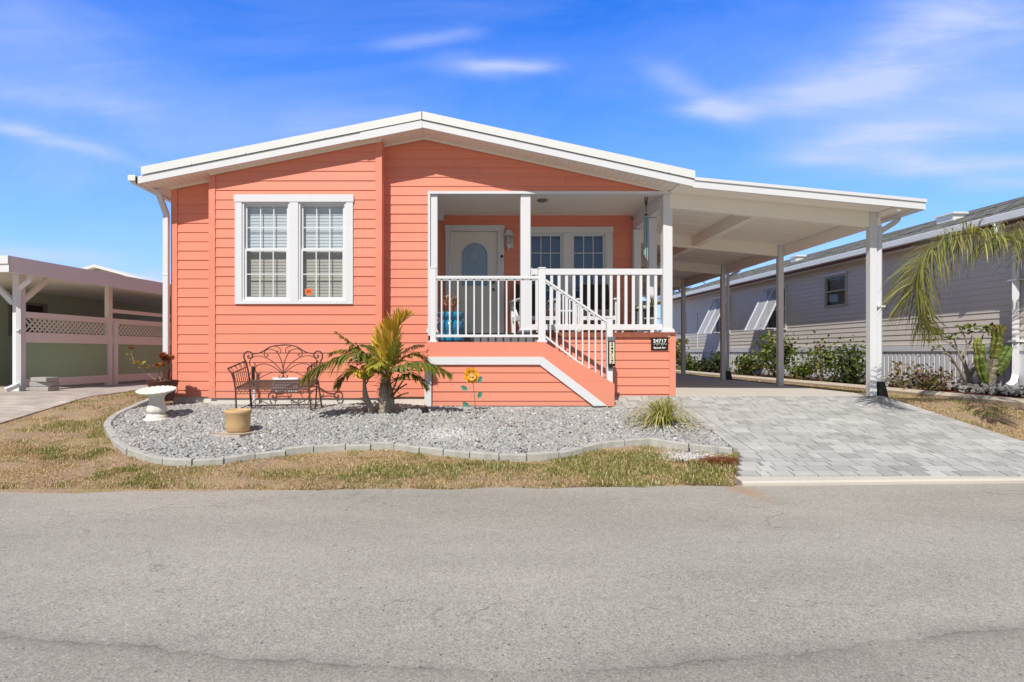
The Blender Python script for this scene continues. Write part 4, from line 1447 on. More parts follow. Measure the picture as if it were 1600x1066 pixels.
# wind chime
wx, wy = X(1009.5, 9.75), 9.75
wc_ = thing('wind_chime', 'pale blue tubular wind chime on a black hook under the porch ceiling', 'wind chime', (wx, wy, Z(405, wy)))
q = MB()
zt_ = ZCL
q.tube([Vector((wx, wy, zt_)), Vector((wx, wy, Z(331, wy)))], 0.006, 5)
q.tube(catmull([(wx - 0.03, wy, zt_), (wx - 0.01, wy, Z(318, wy)), (wx + 0.004, wy, Z(323, wy))], 4), 0.008, 5)
q.tube(catmull([(wx + 0.03, wy, zt_ - 0.02), (wx + 0.012, wy, Z(318, wy)), (wx, wy, Z(325, wy))], 4), 0.008, 5)
q.build('hook', BLACK, wc_)
q = MB(); q.lathe([(0.0, Z(333, wy)), (0.03, Z(335, wy)), (0.038, Z(336.5, wy)), (0.0, Z(337.5, wy))], 14, (wx, wy, 0))
q.build('top_disc', mat('teal_metal', (0.06, 0.16, 0.17), 0.4), wc_)
CHB = mat('pale_blue_tube', (0.25, 0.42, 0.50), 0.3, 0.05)
for i in range(6):
    a = 2 * math.pi * i / 6
    L = 0.52 + 0.045 * i
    q = MB(); q.tube([Vector((wx + 0.03 * math.cos(a), wy + 0.03 * math.sin(a), Z(338.5, wy))), Vector((wx + 0.03 * math.cos(a), wy + 0.03 * math.sin(a), Z(338.5, wy) - L))], 0.0095, 7)
    q.build('tube', CHB, wc_)


# ------------------------------------------------------------------ gravel bed
def pip(px, py, poly):
    n = len(poly); inside = np.zeros(len(px), bool)
    for i in range(n):
        x0, y0 = poly[i]; x1, y1 = poly[(i + 1) % n]
        c = ((y0 > py) != (y1 > py)) & (px < (x1 - x0) * (py - y0) / (y1 - y0 + 1e-12) + x0)
        inside ^= c
    return inside


def vnoise(x, y, seed=0):
    """smooth value noise"""
    r_ = np.random.default_rng(seed); tab = r_.uniform(0, 1, (64, 64))
    xi = np.floor(x).astype(int); yi = np.floor(y).astype(int)
    fx = x - xi; fy = y - yi
    fx = fx * fx * (3 - 2 * fx); fy = fy * fy * (3 - 2 * fy)
    g = lambda i, j: tab[i % 64, j % 64]
    return (g(xi, yi) * (1 - fx) + g(xi + 1, yi) * fx) * (1 - fy) + (g(xi, yi + 1) * (1 - fx) + g(xi + 1, yi + 1) * fx) * fy


edge_px = [(238, 626), (211, 637), (187, 648), (171, 661), (170, 672), (180, 688), (204, 706), (229, 714.5), (259, 721.5), (303, 723.5), (350, 720.5), (398, 713),
           (446, 707.5), (490, 702.5), (540, 699.5), (580, 698.5), (617, 698.5), (657, 704.5), (694, 709), (735, 713), (780, 716), (822, 716), (871, 712.5), (908, 705),
           (937, 698), (974, 694), (1018, 691), (1077, 700), (1144, 707)]
edge_w = [gpt(a, b_ + 3.5) for a, b_ in edge_px]
right_edge = [(2.97, 7.0), (3.0, 7.8), (3.0, 8.42)]
bed_poly = [(p.x, p.y) for p in edge_w] + right_edge + [(2.08, 8.6), (2.08, 8.68), (-0.6, 8.68), (-0.76, 8.75), (-1.3, 9.35), (-1.45, 9.17), (-4.2, 9.17), (-4.3, 9.43), (-4.97, 9.43), (-5.0, 9.2)]


def bedz(x, y):
    return np.minimum(-0.165, -0.6 + 0.154 * (y - 5.5)) + 0.04 + 0.03 * (vnoise(x * 1.6 + 20, y * 1.6 + 20, 3) - 0.5)


_P = (1 + 5 ** 0.5) / 2
ICO_V = np.array([(-1, _P, 0), (1, _P, 0), (-1, -_P, 0), (1, -_P, 0), (0, -1, _P), (0, 1, _P), (0, -1, -_P), (0, 1, -_P), (_P, 0, -1), (_P, 0, 1), (-_P, 0, -1), (-_P, 0, 1)]) / math.sqrt(1 + _P * _P)
ICO_F = np.array([(0, 11, 5), (0, 5, 1), (0, 1, 7), (0, 7, 10), (0, 10, 11), (1, 5, 9), (5, 11, 4), (11, 10, 2), (10, 7, 6), (7, 1, 8), (3, 9, 4), (3, 4, 2), (3, 2, 6), (3, 6, 8), (3, 8, 9), (4, 9, 5), (2, 4, 11), (6, 2, 10), (8, 6, 7), (9, 8, 1)])


def stones(name, xy, zf, size, cols, matl, parent=None, sink=0.25, smooth=False):
    n = len(xy)
    A = rng.normal(size=(n, 3, 3)); Q, _ = np.linalg.qr(A)
    sc_ = size[:, None] * np.stack([rng.uniform(0.8, 1.45, n), rng.uniform(0.7, 1.1, n), rng.uniform(0.5, 0.85, n)], 1)
    jit = 1 + rng.uniform(-0.22, 0.22, (n, 12))
    v = ICO_V[None] * jit[:, :, None] * sc_[:, None, :]
    # mostly lying flat: rotate about z, small tumble
    az = rng.uniform(0, 6.28, n); tl = rng.normal(0, 0.45, n); t2 = rng.normal(0, 0.45, n)
    ca, sa_ = np.cos(az), np.sin(az)
    x, y, z = v[..., 0], v[..., 1], v[..., 2]
    y, z = y * np.cos(tl)[:, None] - z * np.sin(tl)[:, None], y * np.sin(tl)[:, None] + z * np.cos(tl)[:, None]
    x, z = x * np.cos(t2)[:, None] - z * np.sin(t2)[:, None], x * np.sin(t2)[:, None] + z * np.cos(t2)[:, None]
    x, y = x * ca[:, None] - y * sa_[:, None], x * sa_[:, None] + y * ca[:, None]
    base = zf + size * rng.uniform(-sink, 0.38, n)
    V_ = np.stack([x + xy[:, :1], y + xy[:, 1:2], z + base[:, None]], -1).reshape(-1, 3)
    F_ = (ICO_F[None] + (np.arange(n) * 12)[:, None, None]).reshape(-1, 3)
    C_ = np.repeat(cols, 12, 0)
    return np_mesh(name, V_, F_, matl, C_, parent, smooth)


pa_ = np.array(bed_poly)
N = 60000
cx_ = rng.uniform(pa_[:, 0].min(), pa_[:, 0].max(), N * 2); cy_ = rng.uniform(pa_[:, 1].min(), pa_[:, 1].max(), N * 2)
ins = pip(cx_, cy_, bed_poly)
cx_, cy_ = cx_[ins][:N], cy_[ins][:N]
n = len(cx_)
tone = np.clip(rng.normal(0.355, 0.058, n), 0.13, 0.58)
patch = np.exp(-(((cx_ + 0.38) / 0.35) ** 2 + ((cy_ - 7.15) / 0.22) ** 2))   # heap of paler stones
tone = tone + patch * 0.16 + rng.choice([0, 0.2, -0.2], n, p=[0.93, 0.04, 0.03])
warm = np.where(rng.uniform(size=n) < 0.10, rng.uniform(0.5, 1.0, n), 0)
cols = np.stack([tone * (1 + 0.13 * warm), tone * (1 - 0.02 * warm), tone * (1.01 - 0.16 * warm)], 1)
gsize = np.clip(rng.gamma(8, 0.00205, n), 0.008, 0.028)
grav = stones('gravel', np.stack([cx_, cy_], 1), bedz(cx_, cy_), gsize, cols, VCOL, smooth=True)
tag(grav, 'grey crushed stone gravel filling the front bed', 'gravel', kind='stuff')
# sheet below the stones
bb_ = MB()
import mathutils
tri = mathutils.geometry.tessellate_polygon([[Vector((a, b_, 0)) for a, b_ in bed_poly]])
gx_ = np.arange(-5.2, 3.2, 0.15); gy_ = np.arange(5.9, 9.5, 0.12)
okv = {}
cells = []
for i in range(len(gx_) - 1):
    for j in range(len(gy_) - 1):
        c = pip(np.array([gx_[i], gx_[i + 1], gx_[i], gx_[i + 1]]), np.array([gy_[j], gy_[j], gy_[j + 1], gy_[j + 1]]), bed_poly)
        if c.all(): cells.append((i, j))
vid = {}
bv = []; bf = []
for (i, j) in cells:
    ids = []
    for (a, b_) in ((i, j), (i + 1, j), (i + 1, j + 1), (i, j + 1)):
        if (a, b_) not in vid:
            vid[(a, b_)] = len(bv)
            bv.append((gx_[a], gy_[b_], float(bedz(np.array([gx_[a]]), np.array([gy_[b_]]))[0]) - 0.012))
        ids.append(vid[(a, b_)])
    bf.append(tuple(ids))
bb_.add(bv, bf)
tag(bb_.build('bed_base', mat('gravel_fines', (0.16, 0.158, 0.155), 0.95, 0.3, 30)), 'dark grit under the gravel of the front bed', 'ground', kind='structure')

# edging blocks, one by one along the wavy front of the bed
smooth_e = edge_w
cent = [Vector((p.x, p.y, 0)) for p in edge_w]
for i in range(len(cent) - 1):
    p0 = cent[max(i - 1, 0)]; p1 = cent[i]; p2 = cent[i + 1]; p3 = cent[min(i + 2, len(cent) - 1)]
    if i == 26: p0 = p1 - (p2 - p1)
    if i == 25: p3 = p2 + (p2 - p1)
    seg = []
    for k in range(6):
        t_ = 0.018 + k / 5 * 0.964
        seg.append(0.5 * ((2 * p1) + (p2 - p0) * t_ + (2 * p0 - 5 * p1 + 4 * p2 - p3) * t_ * t_ + (3 * p1 - p0 - 3 * p2 + p3) * t_ ** 3))
    q = MB(); vs = []; fs = []
    lift = rng.uniform(-0.014, 0.010)
    sk = rng.uniform(-0.010, 0.010)
    for k, p in enumerate(seg):
        d = (seg[min(k + 1, 5)] - seg[max(k - 1, 0)]).normalized()
        nrm = Vector((d.y, -d.x, 0))   # towards the road
        z = gz(0, p.y)
        e = p + nrm * sk
        for (o_, h) in ((0.042, -0.06), (0.042, 0.062), (0.034, 0.072), (-0.034, 0.072), (-0.042, 0.062), (-0.042, -0.06)):
            c = e + nrm * o_
            vs.append((c.x, c.y, z + h + lift))
        if k:
            for s in range(6): fs.append(((k - 1) * 6 + s, (k - 1) * 6 + (s + 1) % 6, k * 6 + (s + 1) % 6, k * 6 + s))
    fs += [(5, 4, 3, 2, 1, 0), tuple(30 + s for s in range(6))]
    q.add(vs, fs)
    eb = q.build('edging_block', EDGING)
    tag(eb, 'weathered grey concrete edging block in the curved border of the gravel bed', 'edging block', 'edging blocks along the gravel bed')
q = MB()   # thin kerb on the driveway side
pts = [Vector((2.95, 6.56, 0)), Vector((2.975, 7.0, 0)), Vector((3.0, 7.8, 0)), Vector((3.0, 8.42, 0))]
for a, b_ in zip(pts[:-1], pts[1:]):
    q.beam((a.x, a.y, gz(0, a.y) + 0.005), (b_.x, b_.y, gz(0, b_.y) + 0.005), 0.05, 0.11)
tag(q.build('edge_strip', EDGING, bevel=0.006), 'narrow straight concrete strip between gravel bed and driveway', 'edging')


# ------------------------------------------------------------------ lawn
def grass_patch(n, xr, yr, keep, hmul=1.0, seed=1):
    r_ = np.random.default_rng(seed)
    x = r_.uniform(*xr, n); y = r_.uniform(*yr, n)
    k_ = keep(x, y); x, y = x[k_], y[k_]
    return x, y


def keep_main(x, y):
    r = ~pip(x, y, [(a, b_) for a, b_ in bed_poly])
    r &= (y > 5.55 + 0.045 * x + 0.04 * np.sin(x * 7) - 0.02)
    r &= ~((x > -4.99) & (x < 3.2) & (y > 9.1))
    xe = np.where(y < 10, -6.38 + 0.10 * np.sin((y - 8.0) * 0.9), np.maximum(-6.32 - 0.14 * (y - 10), -6.9))
    r &= x > xe + 0.01
    r &= ~((x > np.where(y > 6.5, 2.97, 2.98 - 0.5 * np.clip(6.5 - y, 0, 1)) - 0.02)) & (x < 3.0)
    return r


def keep_right(x, y):
    xr_ = np.where(y > 6.9, 6.62, 6.62 + 0.5 * (np.clip(6.9 - y, 0, 2) / 1.0) ** 2)
    return (x > xr_) & (x < bed_line(y) - 0.02) & (y > 5.95 + 0.0 * x)


def bed_line(y):
    """driveway side of the neighbour's planting bed"""
    return 8.22 - 0.10 * np.clip(10 - y, 0, 3) * 0 + 0.06 * np.sin(y * 0.6)


parts_x, parts_y, parts_h = [], [], []
for (n, xr, yr, kf, hm, sd_) in ((150000, (-6.5, 3.0), (5.5, 6.8), keep_main, 1.0, 1), (90000, (-6.6, -3.8), (6.2, 13), keep_main, 1.0, 2), (14000, (-9, -5.0), (5.3, 7.0), keep_main, 1.0, 5),
                                 (50000, (6.6, 8.4), (6.0, 14), keep_right, 1.1, 3), (12000, (6.6, 8.4), (14, 25), keep_right, 1.5, 4)):
    x, y = grass_patch(n, xr, yr, kf, hm, sd_)
    parts_x.append(x); parts_y.append(y); parts_h.append(np.full(len(x), hm))
gx = np.concatenate(parts_x); gy = np.concatenate(parts_y); gh = np.concatenate(parts_h)
n1 = vnoise(gx * 1.1 + 9, gy * 1.7 + 9, 21); n2 = vnoise(gx * 4.2 + 5, gy * 5.0 + 5, 22); n3 = vnoise(gx * 0.8 + 31, gy * 1.1 + 7, 23)
bare = vnoise(gx * 2.2 + 50, gy * 3.0 + 50, 24)
green = np.clip((n1 * 0.55 + n2 * 0.55 - 0.55) * 3.2, 0, 1)
for (px, py, rr, s_) in ((40, 752 - 5, 0.0, 0), (75, 667, 0.30, 1.0), (610, 740, 0.35, 1.0), (480, 742, 0.4, 0.5), (700, 735, 0.5, 0.8), (760, 728, 0.35, 0.8), (860, 735, 0.35, 0.7), (960, 735, 0.4, 0.9), (1010, 712, 0.3, 0.8), (1040, 740, 0.5, 0.7), (420, 745, 0.3, 0.6), (240, 757, 0.4, 0.6), (150, 676, 0.2, 0.9), (170, 640, 0.3, 0.5), (1120, 735, 0.2, 0.5), (300, 735, 0.4, 0.5)):
    if rr == 0: continue
    c = gpt(px, py)
    green = np.clip(green + s_ * np.exp(-(((gx - c.x) / rr) ** 2 + ((gy - c.y) / (rr * 0.55)) ** 2)), 0, 1)
green *= np.where(gx > 5, 0.75, 1)
n4 = vnoise(gx * 3.1 + 71, gy * 3.7 + 3, 25)
dead = np.clip((n3 * 0.6 + n4 * 0.5 - 0.42) * 3.5, 0, 1) * (1 - green)
tuft = np.clip((vnoise(gx * 6.5 + 11, gy * 8 + 61, 26) - 0.70) * 6, 0, 1) * np.clip(n1 * 2 - 0.4, 0, 1)
green = np.clip(green + 0.8 * tuft, 0, 1)
keepb = rng.uniform(size=len(gx)) < np.clip(0.50 + green * 0.6 + (bare - 0.40) * 1.7, 0.10, 1)
gx, gy, gh, green, dead = gx[keepb], gy[keepb], gh[keepb], green[keepb], dead[keepb]
n = len(gx)
L = gh * rng.uniform(0.014, 0.042, n) * (0.70 + 0.75 * green)
az = rng.uniform(0, 6.283, n); lean = np.clip(rng.normal(0.95, 0.35, n) - 0.35 * green, 0.1, 1.5)
dx, dy, dz = np.cos(az) * np.sin(lean), np.sin(az) * np.sin(lean), np.cos(lean)
zg = np.array([gz(a, b_ - 0.0) for a, b_ in zip(gx, gy)])
wv = rng.uniform(0.0018, 0.0035, n) * (1 + (gy > 12) * 0.8)
wa = az + np.pi / 2 + rng.normal(0, 0.4, n)
wx_, wy_ = np.cos(wa) * wv, np.sin(wa) * wv
b0 = np.stack([gx - wx_, gy - wy_, zg - 0.004], 1); b1 = np.stack([gx + wx_, gy + wy_, zg - 0.004], 1)
m0 = np.stack([gx + dx * L * 0.55 - wx_ * 0.8, gy + dy * L * 0.55 - wy_ * 0.8, zg + dz * L * 0.6], 1); m1 = m0 + np.stack([wx_ * 1.6, wy_ * 1.6, np.zeros(n)], 1)
tip = np.stack([gx + dx * L * 1.05, gy + dy * L * 1.05, zg + dz * L * 0.85], 1)
V_ = np.stack([b0, b1, m1, m0, tip], 1).reshape(-1, 3)
o = (np.arange(n) * 5)[:, None]
F_ = np.concatenate([o + np.array([[0, 1, 2]]), o + np.array([[0, 2, 3]]), o + np.array([[3, 2, 4]])], 0)
straw = np.array([0.58, 0.43, 0.245]); deadc = np.array([0.50, 0.35, 0.26]); grn = np.array([0.19, 0.235, 0.05]); yel = np.array([0.40, 0.37, 0.11])
gm_ = np.where(rng.uniform(size=n) < green * 0.85, 1.0, 0.0)[:, None]
mixy = rng.uniform(0, 0.7, (n, 1))
c_ = (straw * (1 - dead[:, None]) + deadc * dead[:, None]) * (1 - gm_) + (grn * (1 - mixy) + yel * mixy) * gm_
c_ = c_ * rng.uniform(0.45, 1.25, (n, 1))
pale = (rng.uniform(size=n) < 0.16)[:, None]
c_ = np.where(pale, np.array([0.80, 0.66, 0.42]) * rng.uniform(0.8, 1.1, (n, 1)), c_)
lawn = np_mesh('grass', V_, F_, foliage('dry_grass', trans=0.2, rough=0.7), np.repeat(c_, 5, 0))
tag(lawn, 'short dry straw coloured grass with green tufts', 'grass', kind='stuff')

# orange pine straw and grit at the driveway corner of the bed
n = 2600
c = gpt(1128, 722)
x = rng.normal(c.x, 0.11, n); y = rng.normal(c.y, 0.055, n)
k_ = keep_main(x, y); x, y = x[k_], y[k_]; n = len(x)
az = rng.uniform(0, 6.28, n); L = rng.uniform(0.02, 0.06, n)
zz = np.array([gz(0, b_) for b_ in y]) + rng.uniform(0.0, 0.035, n)
a_ = np.stack([x, y, zz], 1); d_ = np.stack([np.cos(az) * L, np.sin(az) * L, rng.uniform(-0.01, 0.012, n)], 1); s_ = np.stack([-np.sin(az) * 0.002, np.cos(az) * 0.002, np.zeros(n)], 1)
V_ = np.stack([a_ - s_, a_ + s_, a_ + d_ + s_, a_ + d_ - s_], 1).reshape(-1, 3)
F_ = (np.arange(n) * 4)[:, None] + np.array([[0, 1, 2, 3]])
ps_ = np_mesh('pine_straw', V_, F_, foliage('rust_straw', trans=0.1), np.repeat(np.array([[0.36, 0.13, 0.05]]) * rng.uniform(0.5, 1.2, (n, 1)), 4, 0))
tag(ps_, 'rust orange dry straw at the driveway corner of the gravel bed', 'straw', kind='stuff')
n = 700
x = rng.normal(gpt(1075, 716).x, 0.22, n); y = rng.normal(gpt(1075, 714).y, 0.07, n)
k_ = keep_main(x, y); x, y = x[k_], y[k_]; n = len(x)
tone = rng.uniform(0.35, 0.7, n)
gs_ = stones('loose_gravel', np.stack([x, y], 1), np.array([gz(0, b_) for b_ in y]) + 0.004, rng.uniform(0.006, 0.015, n), np.stack([tone, tone * 0.98, tone * 0.96], 1), VCOL)
tag(gs_, 'pale gravel spilled in front of the edging near the driveway', 'gravel', kind='stuff')


# ------------------------------------------------------------------ things in the bed
# bird bath
bbp = gpt(245, 661)
bth = thing('bird_bath', 'white scalloped cast stone bird bath near the left corner of the house', 'bird bath', (bbp.x, bbp.y, bbp.z))
z0 = bbp.z + 0.03
q = MB(); q.lathe([(0.155, 0.0), (0.165, 0.012), (0.155, 0.035), (0.13, 0.045), (0.135, 0.06), (0.115, 0.085), (0.095, 0.10)], 28, (bbp.x, bbp.y, z0))
q.build('base', STONEW, bth, smooth=True)
q = MB(); q.lathe([(0.095, 0.10), (0.12, 0.12), (0.125, 0.15), (0.115, 0.19), (0.10, 0.23), (0.092, 0.27), (0.092, 0.31), (0.11, 0.345), (0.13, 0.36)], 28, (bbp.x, bbp.y, z0),
                    mod=lambda i, a, r, z: (r * (1 + 0.035 * math.cos(8 * a)), z))
q.build('pedestal', STONEW, bth, smooth=True)
q = MB()
q.lathe([(0.07, 0.405), (0.13, 0.425), (0.20, 0.455), (0.262, 0.48), (0.272, 0.492), (0.262, 0.50), (0.20, 0.48), (0.12, 0.462), (0.0, 0.458)], 96, (bbp.x, bbp.y, z0),
        mod=lambda i, a, r, z: (r * (1 + (0.035 * abs(math.cos(11 * a)) if i in (3, 4, 5) else 0)), z + (0.010 * abs(math.cos(11 * a)) if i in (4, 5) else 0)))
piv = Vector((bbp.x, bbp.y, z0 + 0.36)); Mt = Matrix.Rotation(R(9), 3, 'X')
q.v = [tuple(Mt @ ((Vector(v) - Vector((bbp.x, bbp.y, z0 + 0.43))) * 0.88) + piv) for v in q.v]
q.build('bowl', STONEW, bth, smooth=True)

# stepping stone and basket pot
bk = gpt(371, 686)
tl = MB()
cxk, cyk = bk.x - 0.01, bk.y + 0.04
zt = float(bedz(np.array([bk.x]), np.array([bk.y]))[0]) + 0.035
for_ = [(-0.26, -0.12), (0.10, -0.20), (0.27, 0.12), (-0.10, 0.20)]
tl.prism([(cxk + a, cyk + b_) for a, b_ in for_], zt - 0.05, zt, 'z')
tag(tl.build('stepping_stone', mat('pink_concrete', (0.52, 0.44, 0.38), 0.9, 0.12, 12, 0.3, 80), bevel=0.006), 'flat pinkish concrete slab lying in the gravel under the basket pot', 'stepping stone')
bpot = thing('basket_planter', 'round tan basket weave planter of bare soil on a slab in the gravel', 'planter', (cxk, cyk, zt))
BASK = bpy.data.materials.new('basket_weave'); BASK.use_nodes = True
t = NT(BASK.node_tree); b = t.n['Principled BSDF']
oc = t.coord('Object'); ox, oy, oz = t.sep(oc)
ang = t.math('ARCTAN2', oy, ox)
w1 = t.math('SINE', t.math('ADD', t.math('MULTIPLY', ang, 26.0), t.math('MULTIPLY', oz, 170.0)))
w2 = t.math('SINE', t.math('SUBTRACT', t.math('MULTIPLY', ang, 26.0), t.math('MULTIPLY', oz, 170.0)))
wv_ = t.math('MULTIPLY', t.math('ADD', w1, w2), 0.25)
nn = t.math('ADD', t.math('MULTIPLY', t.noise(oc, 40, 4), 0.6), wv_)
c = t.ramp(t.math('ADD', nn, 0.2), [(0.0, (0.47, 0.30, 0.145)), (0.8, (0.66, 0.46, 0.25))])
t.set(b.inputs['Base Color'], c); b.inputs['Roughness'].default_value = 0.8
t.l.new(t.bump(nn, 0.45, 0.008), b.inputs['Normal'])
q = MB(); q.lathe([(0.0, 0.0), (0.135, 0.0), (0.158, 0.03), (0.168, 0.10), (0.172, 0.22), (0.182, 0.232), (0.188, 0.25), (0.186, 0.272), (0.176, 0.280), (0.160, 0.272), (0.150, 0.235), (0.0, 0.235)], 48, (cxk, cyk, zt), mod=lambda i, a, r, z: (r * 0.86, z))
q.build('basket', BASK, bpot, smooth=True)
q = MB()
q.lathe([(0.130, 0.238), (0.09, 0.244), (0.0, 0.250)], 24, (cxk, cyk, zt))
for i in range(60):
    a = rng.uniform(0, 6.28); r_ = rng.uniform(0, 0.11); s = rng.uniform(0.006, 0.014)
    q.box(cxk + r_ * math.cos(a) - s, cxk + r_ * math.cos(a) + s, cyk + r_ * math.sin(a) - s, cyk + r_ * math.sin(a) + s, zt + 0.24, zt + 0.25 + s)
q.build('soil', mat('sandy_soil', (0.36, 0.25, 0.15), 0.95, 0.4, 40, 0.6, 120), bpot)

# wall vent and standpipe behind the bench
va, vb = X(427, YB), X(467, YB)
v0, v1 = Z(611.5, YB), Z(589.5, YB)
q = MB()
q.box(va, vb, YB - 0.032, YB - 0.016, v0, v1)
z = v0 + 0.03
while z < v1 - 0.03:
    q.add([(va + 0.02, YB - 0.034, z + 0.016), (vb - 0.02, YB - 0.034, z + 0.016), (vb - 0.02, YB - 0.048, z), (va + 0.02, YB - 0.048, z), (va + 0.02, YB - 0.034, z - 0.001), (vb - 0.02, YB - 0.034, z - 0.001)],
          [(0, 1, 2, 3), (3, 2, 5, 4)])
    z += 0.026
tag(q.build('wall_vent', VINYL, bevel=0.0), 'white louvred vent on the coral wall behind the bench', 'vent')
sp_ = thing('standpipe', 'thin white standpipe with black capped top behind the left end of the bench', 'pipe', (X(397, 9.02), 9.02, -0.1))
q = MB(); q.tube([P(397.5, 640, 9.02), P(397.5, 601, 9.02)], 0.022, 10); q.build('pipe', WHITE, sp_)
q = MB(); q.tube([P(395.5, 601, 9.02), P(395.5, 573, 9.02)], 0.026, 10); q.tube([P(395.5, 601, 9.02) + Vector((0, 0, 0.02)), P(397.5, 603, 9.02)], 0.028, 10); q.build('cap', BLACK, sp_)

# path light
plp = gpt(664, 652)
q = MB()
q.tube([Vector((plp.x, plp.y, plp.z - 0.05)), Vector((plp.x, plp.y, plp.z + 0.06))], 0.018, 8)
q.tube([Vector((plp.x, plp.y, plp.z + 0.06)), Vector((plp.x + 0.005, plp.y, plp.z + 0.075)), Vector((plp.x - 0.008, plp.y - 0.01, plp.z + 0.15))], [0.03, 0.05, 0.045], 14)
q.tube([Vector((plp.x - 0.03, plp.y, plp.z + 0.06)), Vector((plp.x - 0.05, plp.y, plp.z + 0.13))], 0.006, 6)
tag(q.build('spot_light', BLACK), 'small black garden spot light on a spike beside the white stair trim', 'garden light')

# metal flower on a stake
fp = gpt(744.5, 655)
YFL = fp.y
fl = thing('garden_flower', 'yellow metal flower ornament with green leaves on a thin stake', 'garden ornament', fp)
STEM = mat('stake_metal', (0.12, 0.07, 0.05), 0.5)
q = MB(); q.tube(catmull([(fp.x, YFL, fp.z - 0.02), (X(742.5, YFL), YFL, Z(635, YFL)), (X(740, YFL), YFL, Z(605, YFL)), (X(737, YFL), YFL, Z(588, YFL))], 5), 0.0045, 6); q.build('stake', STEM, fl)
fc = P(736.5, 586.5, YFL - 0.02)
YELLOW = mat('yellow_enamel', (0.78, 0.36, 0.03), 0.35, 0.35, 14, 0.2, 60)
for ring, (nr, r0, r1, wd, dy, tilt) in enumerate(((9, 0.03, 0.112, 0.037, 0.0, 0.012), (7, 0.018, 0.074, 0.031, -0.02, 0.03))):
    q = MB()
    for k in range(nr):
        a = 2 * math.pi * k / nr + ring * 0.3
        e = Vector((math.cos(a), 0, math.sin(a))); s = Vector((-math.sin(a), 0, math.cos(a)))
        pts = []
        for (rr, ww, bend) in ((r0 * 0.3, 0.4, 0), ((r0 + r1) / 2, 1.0, 0.3), (r1 * 0.9, 0.85, 0.8), (r1, 0.35, 1.3)):
            for sg in (-1, 0, 1):
                pts.append(fc + e * rr + s * (sg * wd * ww) + Vector((0, dy - tilt * bend + (0.008 if sg else 0.0), 0)))
        fs = []
        for i in range(3):
            for j in range(2): fs.append((i * 3 + j, i * 3 + j + 1, (i + 1) * 3 + j + 1, (i + 1) * 3 + j))
        q.add(pts, fs)
    q.build('petals', YELLOW, fl, smooth=True)
q = MB()
for k in range(14):
    a = 2 * math.pi * k / 14; r_ = 0.012 + 0.016 * (k % 2)
    c = fc + Vector((r_ * math.cos(a), -0.045, r_ * math.sin(a)))
    q.tube([fc + Vector((0, -0.02, 0)), c], 0.0035, 5)
    q.lathe([(0.0, -0.007), (0.007, 0.0), (0.0, 0.007)], 6, c)
q.build('stamens', mat('cream_enamel', (0.8, 0.72, 0.5), 0.4), fl)
LEAFG = mat('green_enamel', (0.05, 0.27, 0.19), 0.35, 0.35, 20)
for (px, py, ang, base) in ((750, 593, 60, (739, 592)), (725, 606.5, 150, (740, 606)), (750, 617, 70, (741, 620)), (727.5, 632, 150, (742, 634))):
    c = P(px, py, YFL - 0.01)
    e = Vector((math.cos(R(ang)), 0, math.sin(R(ang)))); s = Vector((-e.z, 0, e.x))
    q = MB()
    L = 0.058
    pts = [c - e * L, c - e * L * 0.3 - s * 0.032 + Vector((0, -0.012, 0)), c + e * L * 0.4 - s * 0.028 + Vector((0, -0.012, 0)), c + e * L, c + e * L * 0.4 + s * 0.028 + Vector((0, -0.012, 0)), c - e * L * 0.3 + s * 0.032 + Vector((0, -0.012, 0)), c]
    q.add(pts, [(0, 1, 6), (1, 2, 6), (2, 3, 6), (3, 4, 6), (4, 5, 6), (5, 0, 6)])
    q.tube([P(base[0], base[1], YFL), c], 0.002, 4)
    q.build('leaf', LEAFG, fl)


# wrought iron bench
YB0, YB1 = 8.15, 8.60
bn = thing('garden_bench', 'rusty wrought iron scrollwork bench standing in the gravel against the coral wall', 'bench', (X(430, 8.35), 8.35, -0.16))


def bc(cx, cy, d=YB1):  # a point of the bench's back plane
    return P(340 + cx / 6.664, 520 + cy / 6.664, d)


BCX = 683.0


def both(mb, pts, r, mir=True, n=6):
    mb.tube(catmull([bc(a, b_) for a, b_ in pts], 6), r, n)
    if mir: mb.tube(catmull([bc(2 * BCX - a, b_ - 4) for a, b_ in pts], 6), r, n)


q = MB()
both(q, [(350, 800), (338, 640), (330, 500), (318, 400), (300, 320), (276, 265), (278, 225), (300, 200), (330, 196), (356, 215), (362, 245), (345, 265), (322, 262), (316, 244), (332, 238)], 0.0115)
both(q, [(362, 222), (410, 216), (450, 204), (495, 180), (540, 152), (600, 136), (690, 129)], 0.0105)
q.build('back_frame', IRON, bn)
q = MB()
both(q, [(683, 470), (683, 420), (676, 340), (655, 270), (620, 205), (580, 178), (530, 172), (492, 195), (486, 230), (505, 250), (528, 242), (522, 226), (510, 230)], 0.0068)
both(q, [(683, 425), (630, 355), (560, 292), (480, 252), (405, 245), (350, 268), (332, 315), (350, 352), (382, 350), (392, 325), (372, 315)], 0.0068)
both(q, [(680, 430), (620, 382), (560, 345), (490, 326), (425, 335), (392, 368), (404, 420), (430, 442), (446, 420), (428, 408)], 0.0068)
both(q, [(600, 142), (640, 158), (660, 185), (650, 212), (628, 212), (622, 192), (636, 190)], 0.006)
both(q, [(683, 440), (665, 470), (640, 470), (640, 450), (655, 452)], 0.006)
both(q, [(400, 495), (500, 440), (600, 408), (683, 430)], 0.0065)
both(q, [(345, 420), (330, 450), (345, 490), (362, 480), (355, 460)], 0.006)
q.tube([bc(322, 497), bc(1044, 489)], 0.009, 6)
q.build('back_scrollwork', IRON, bn)
q = MB()
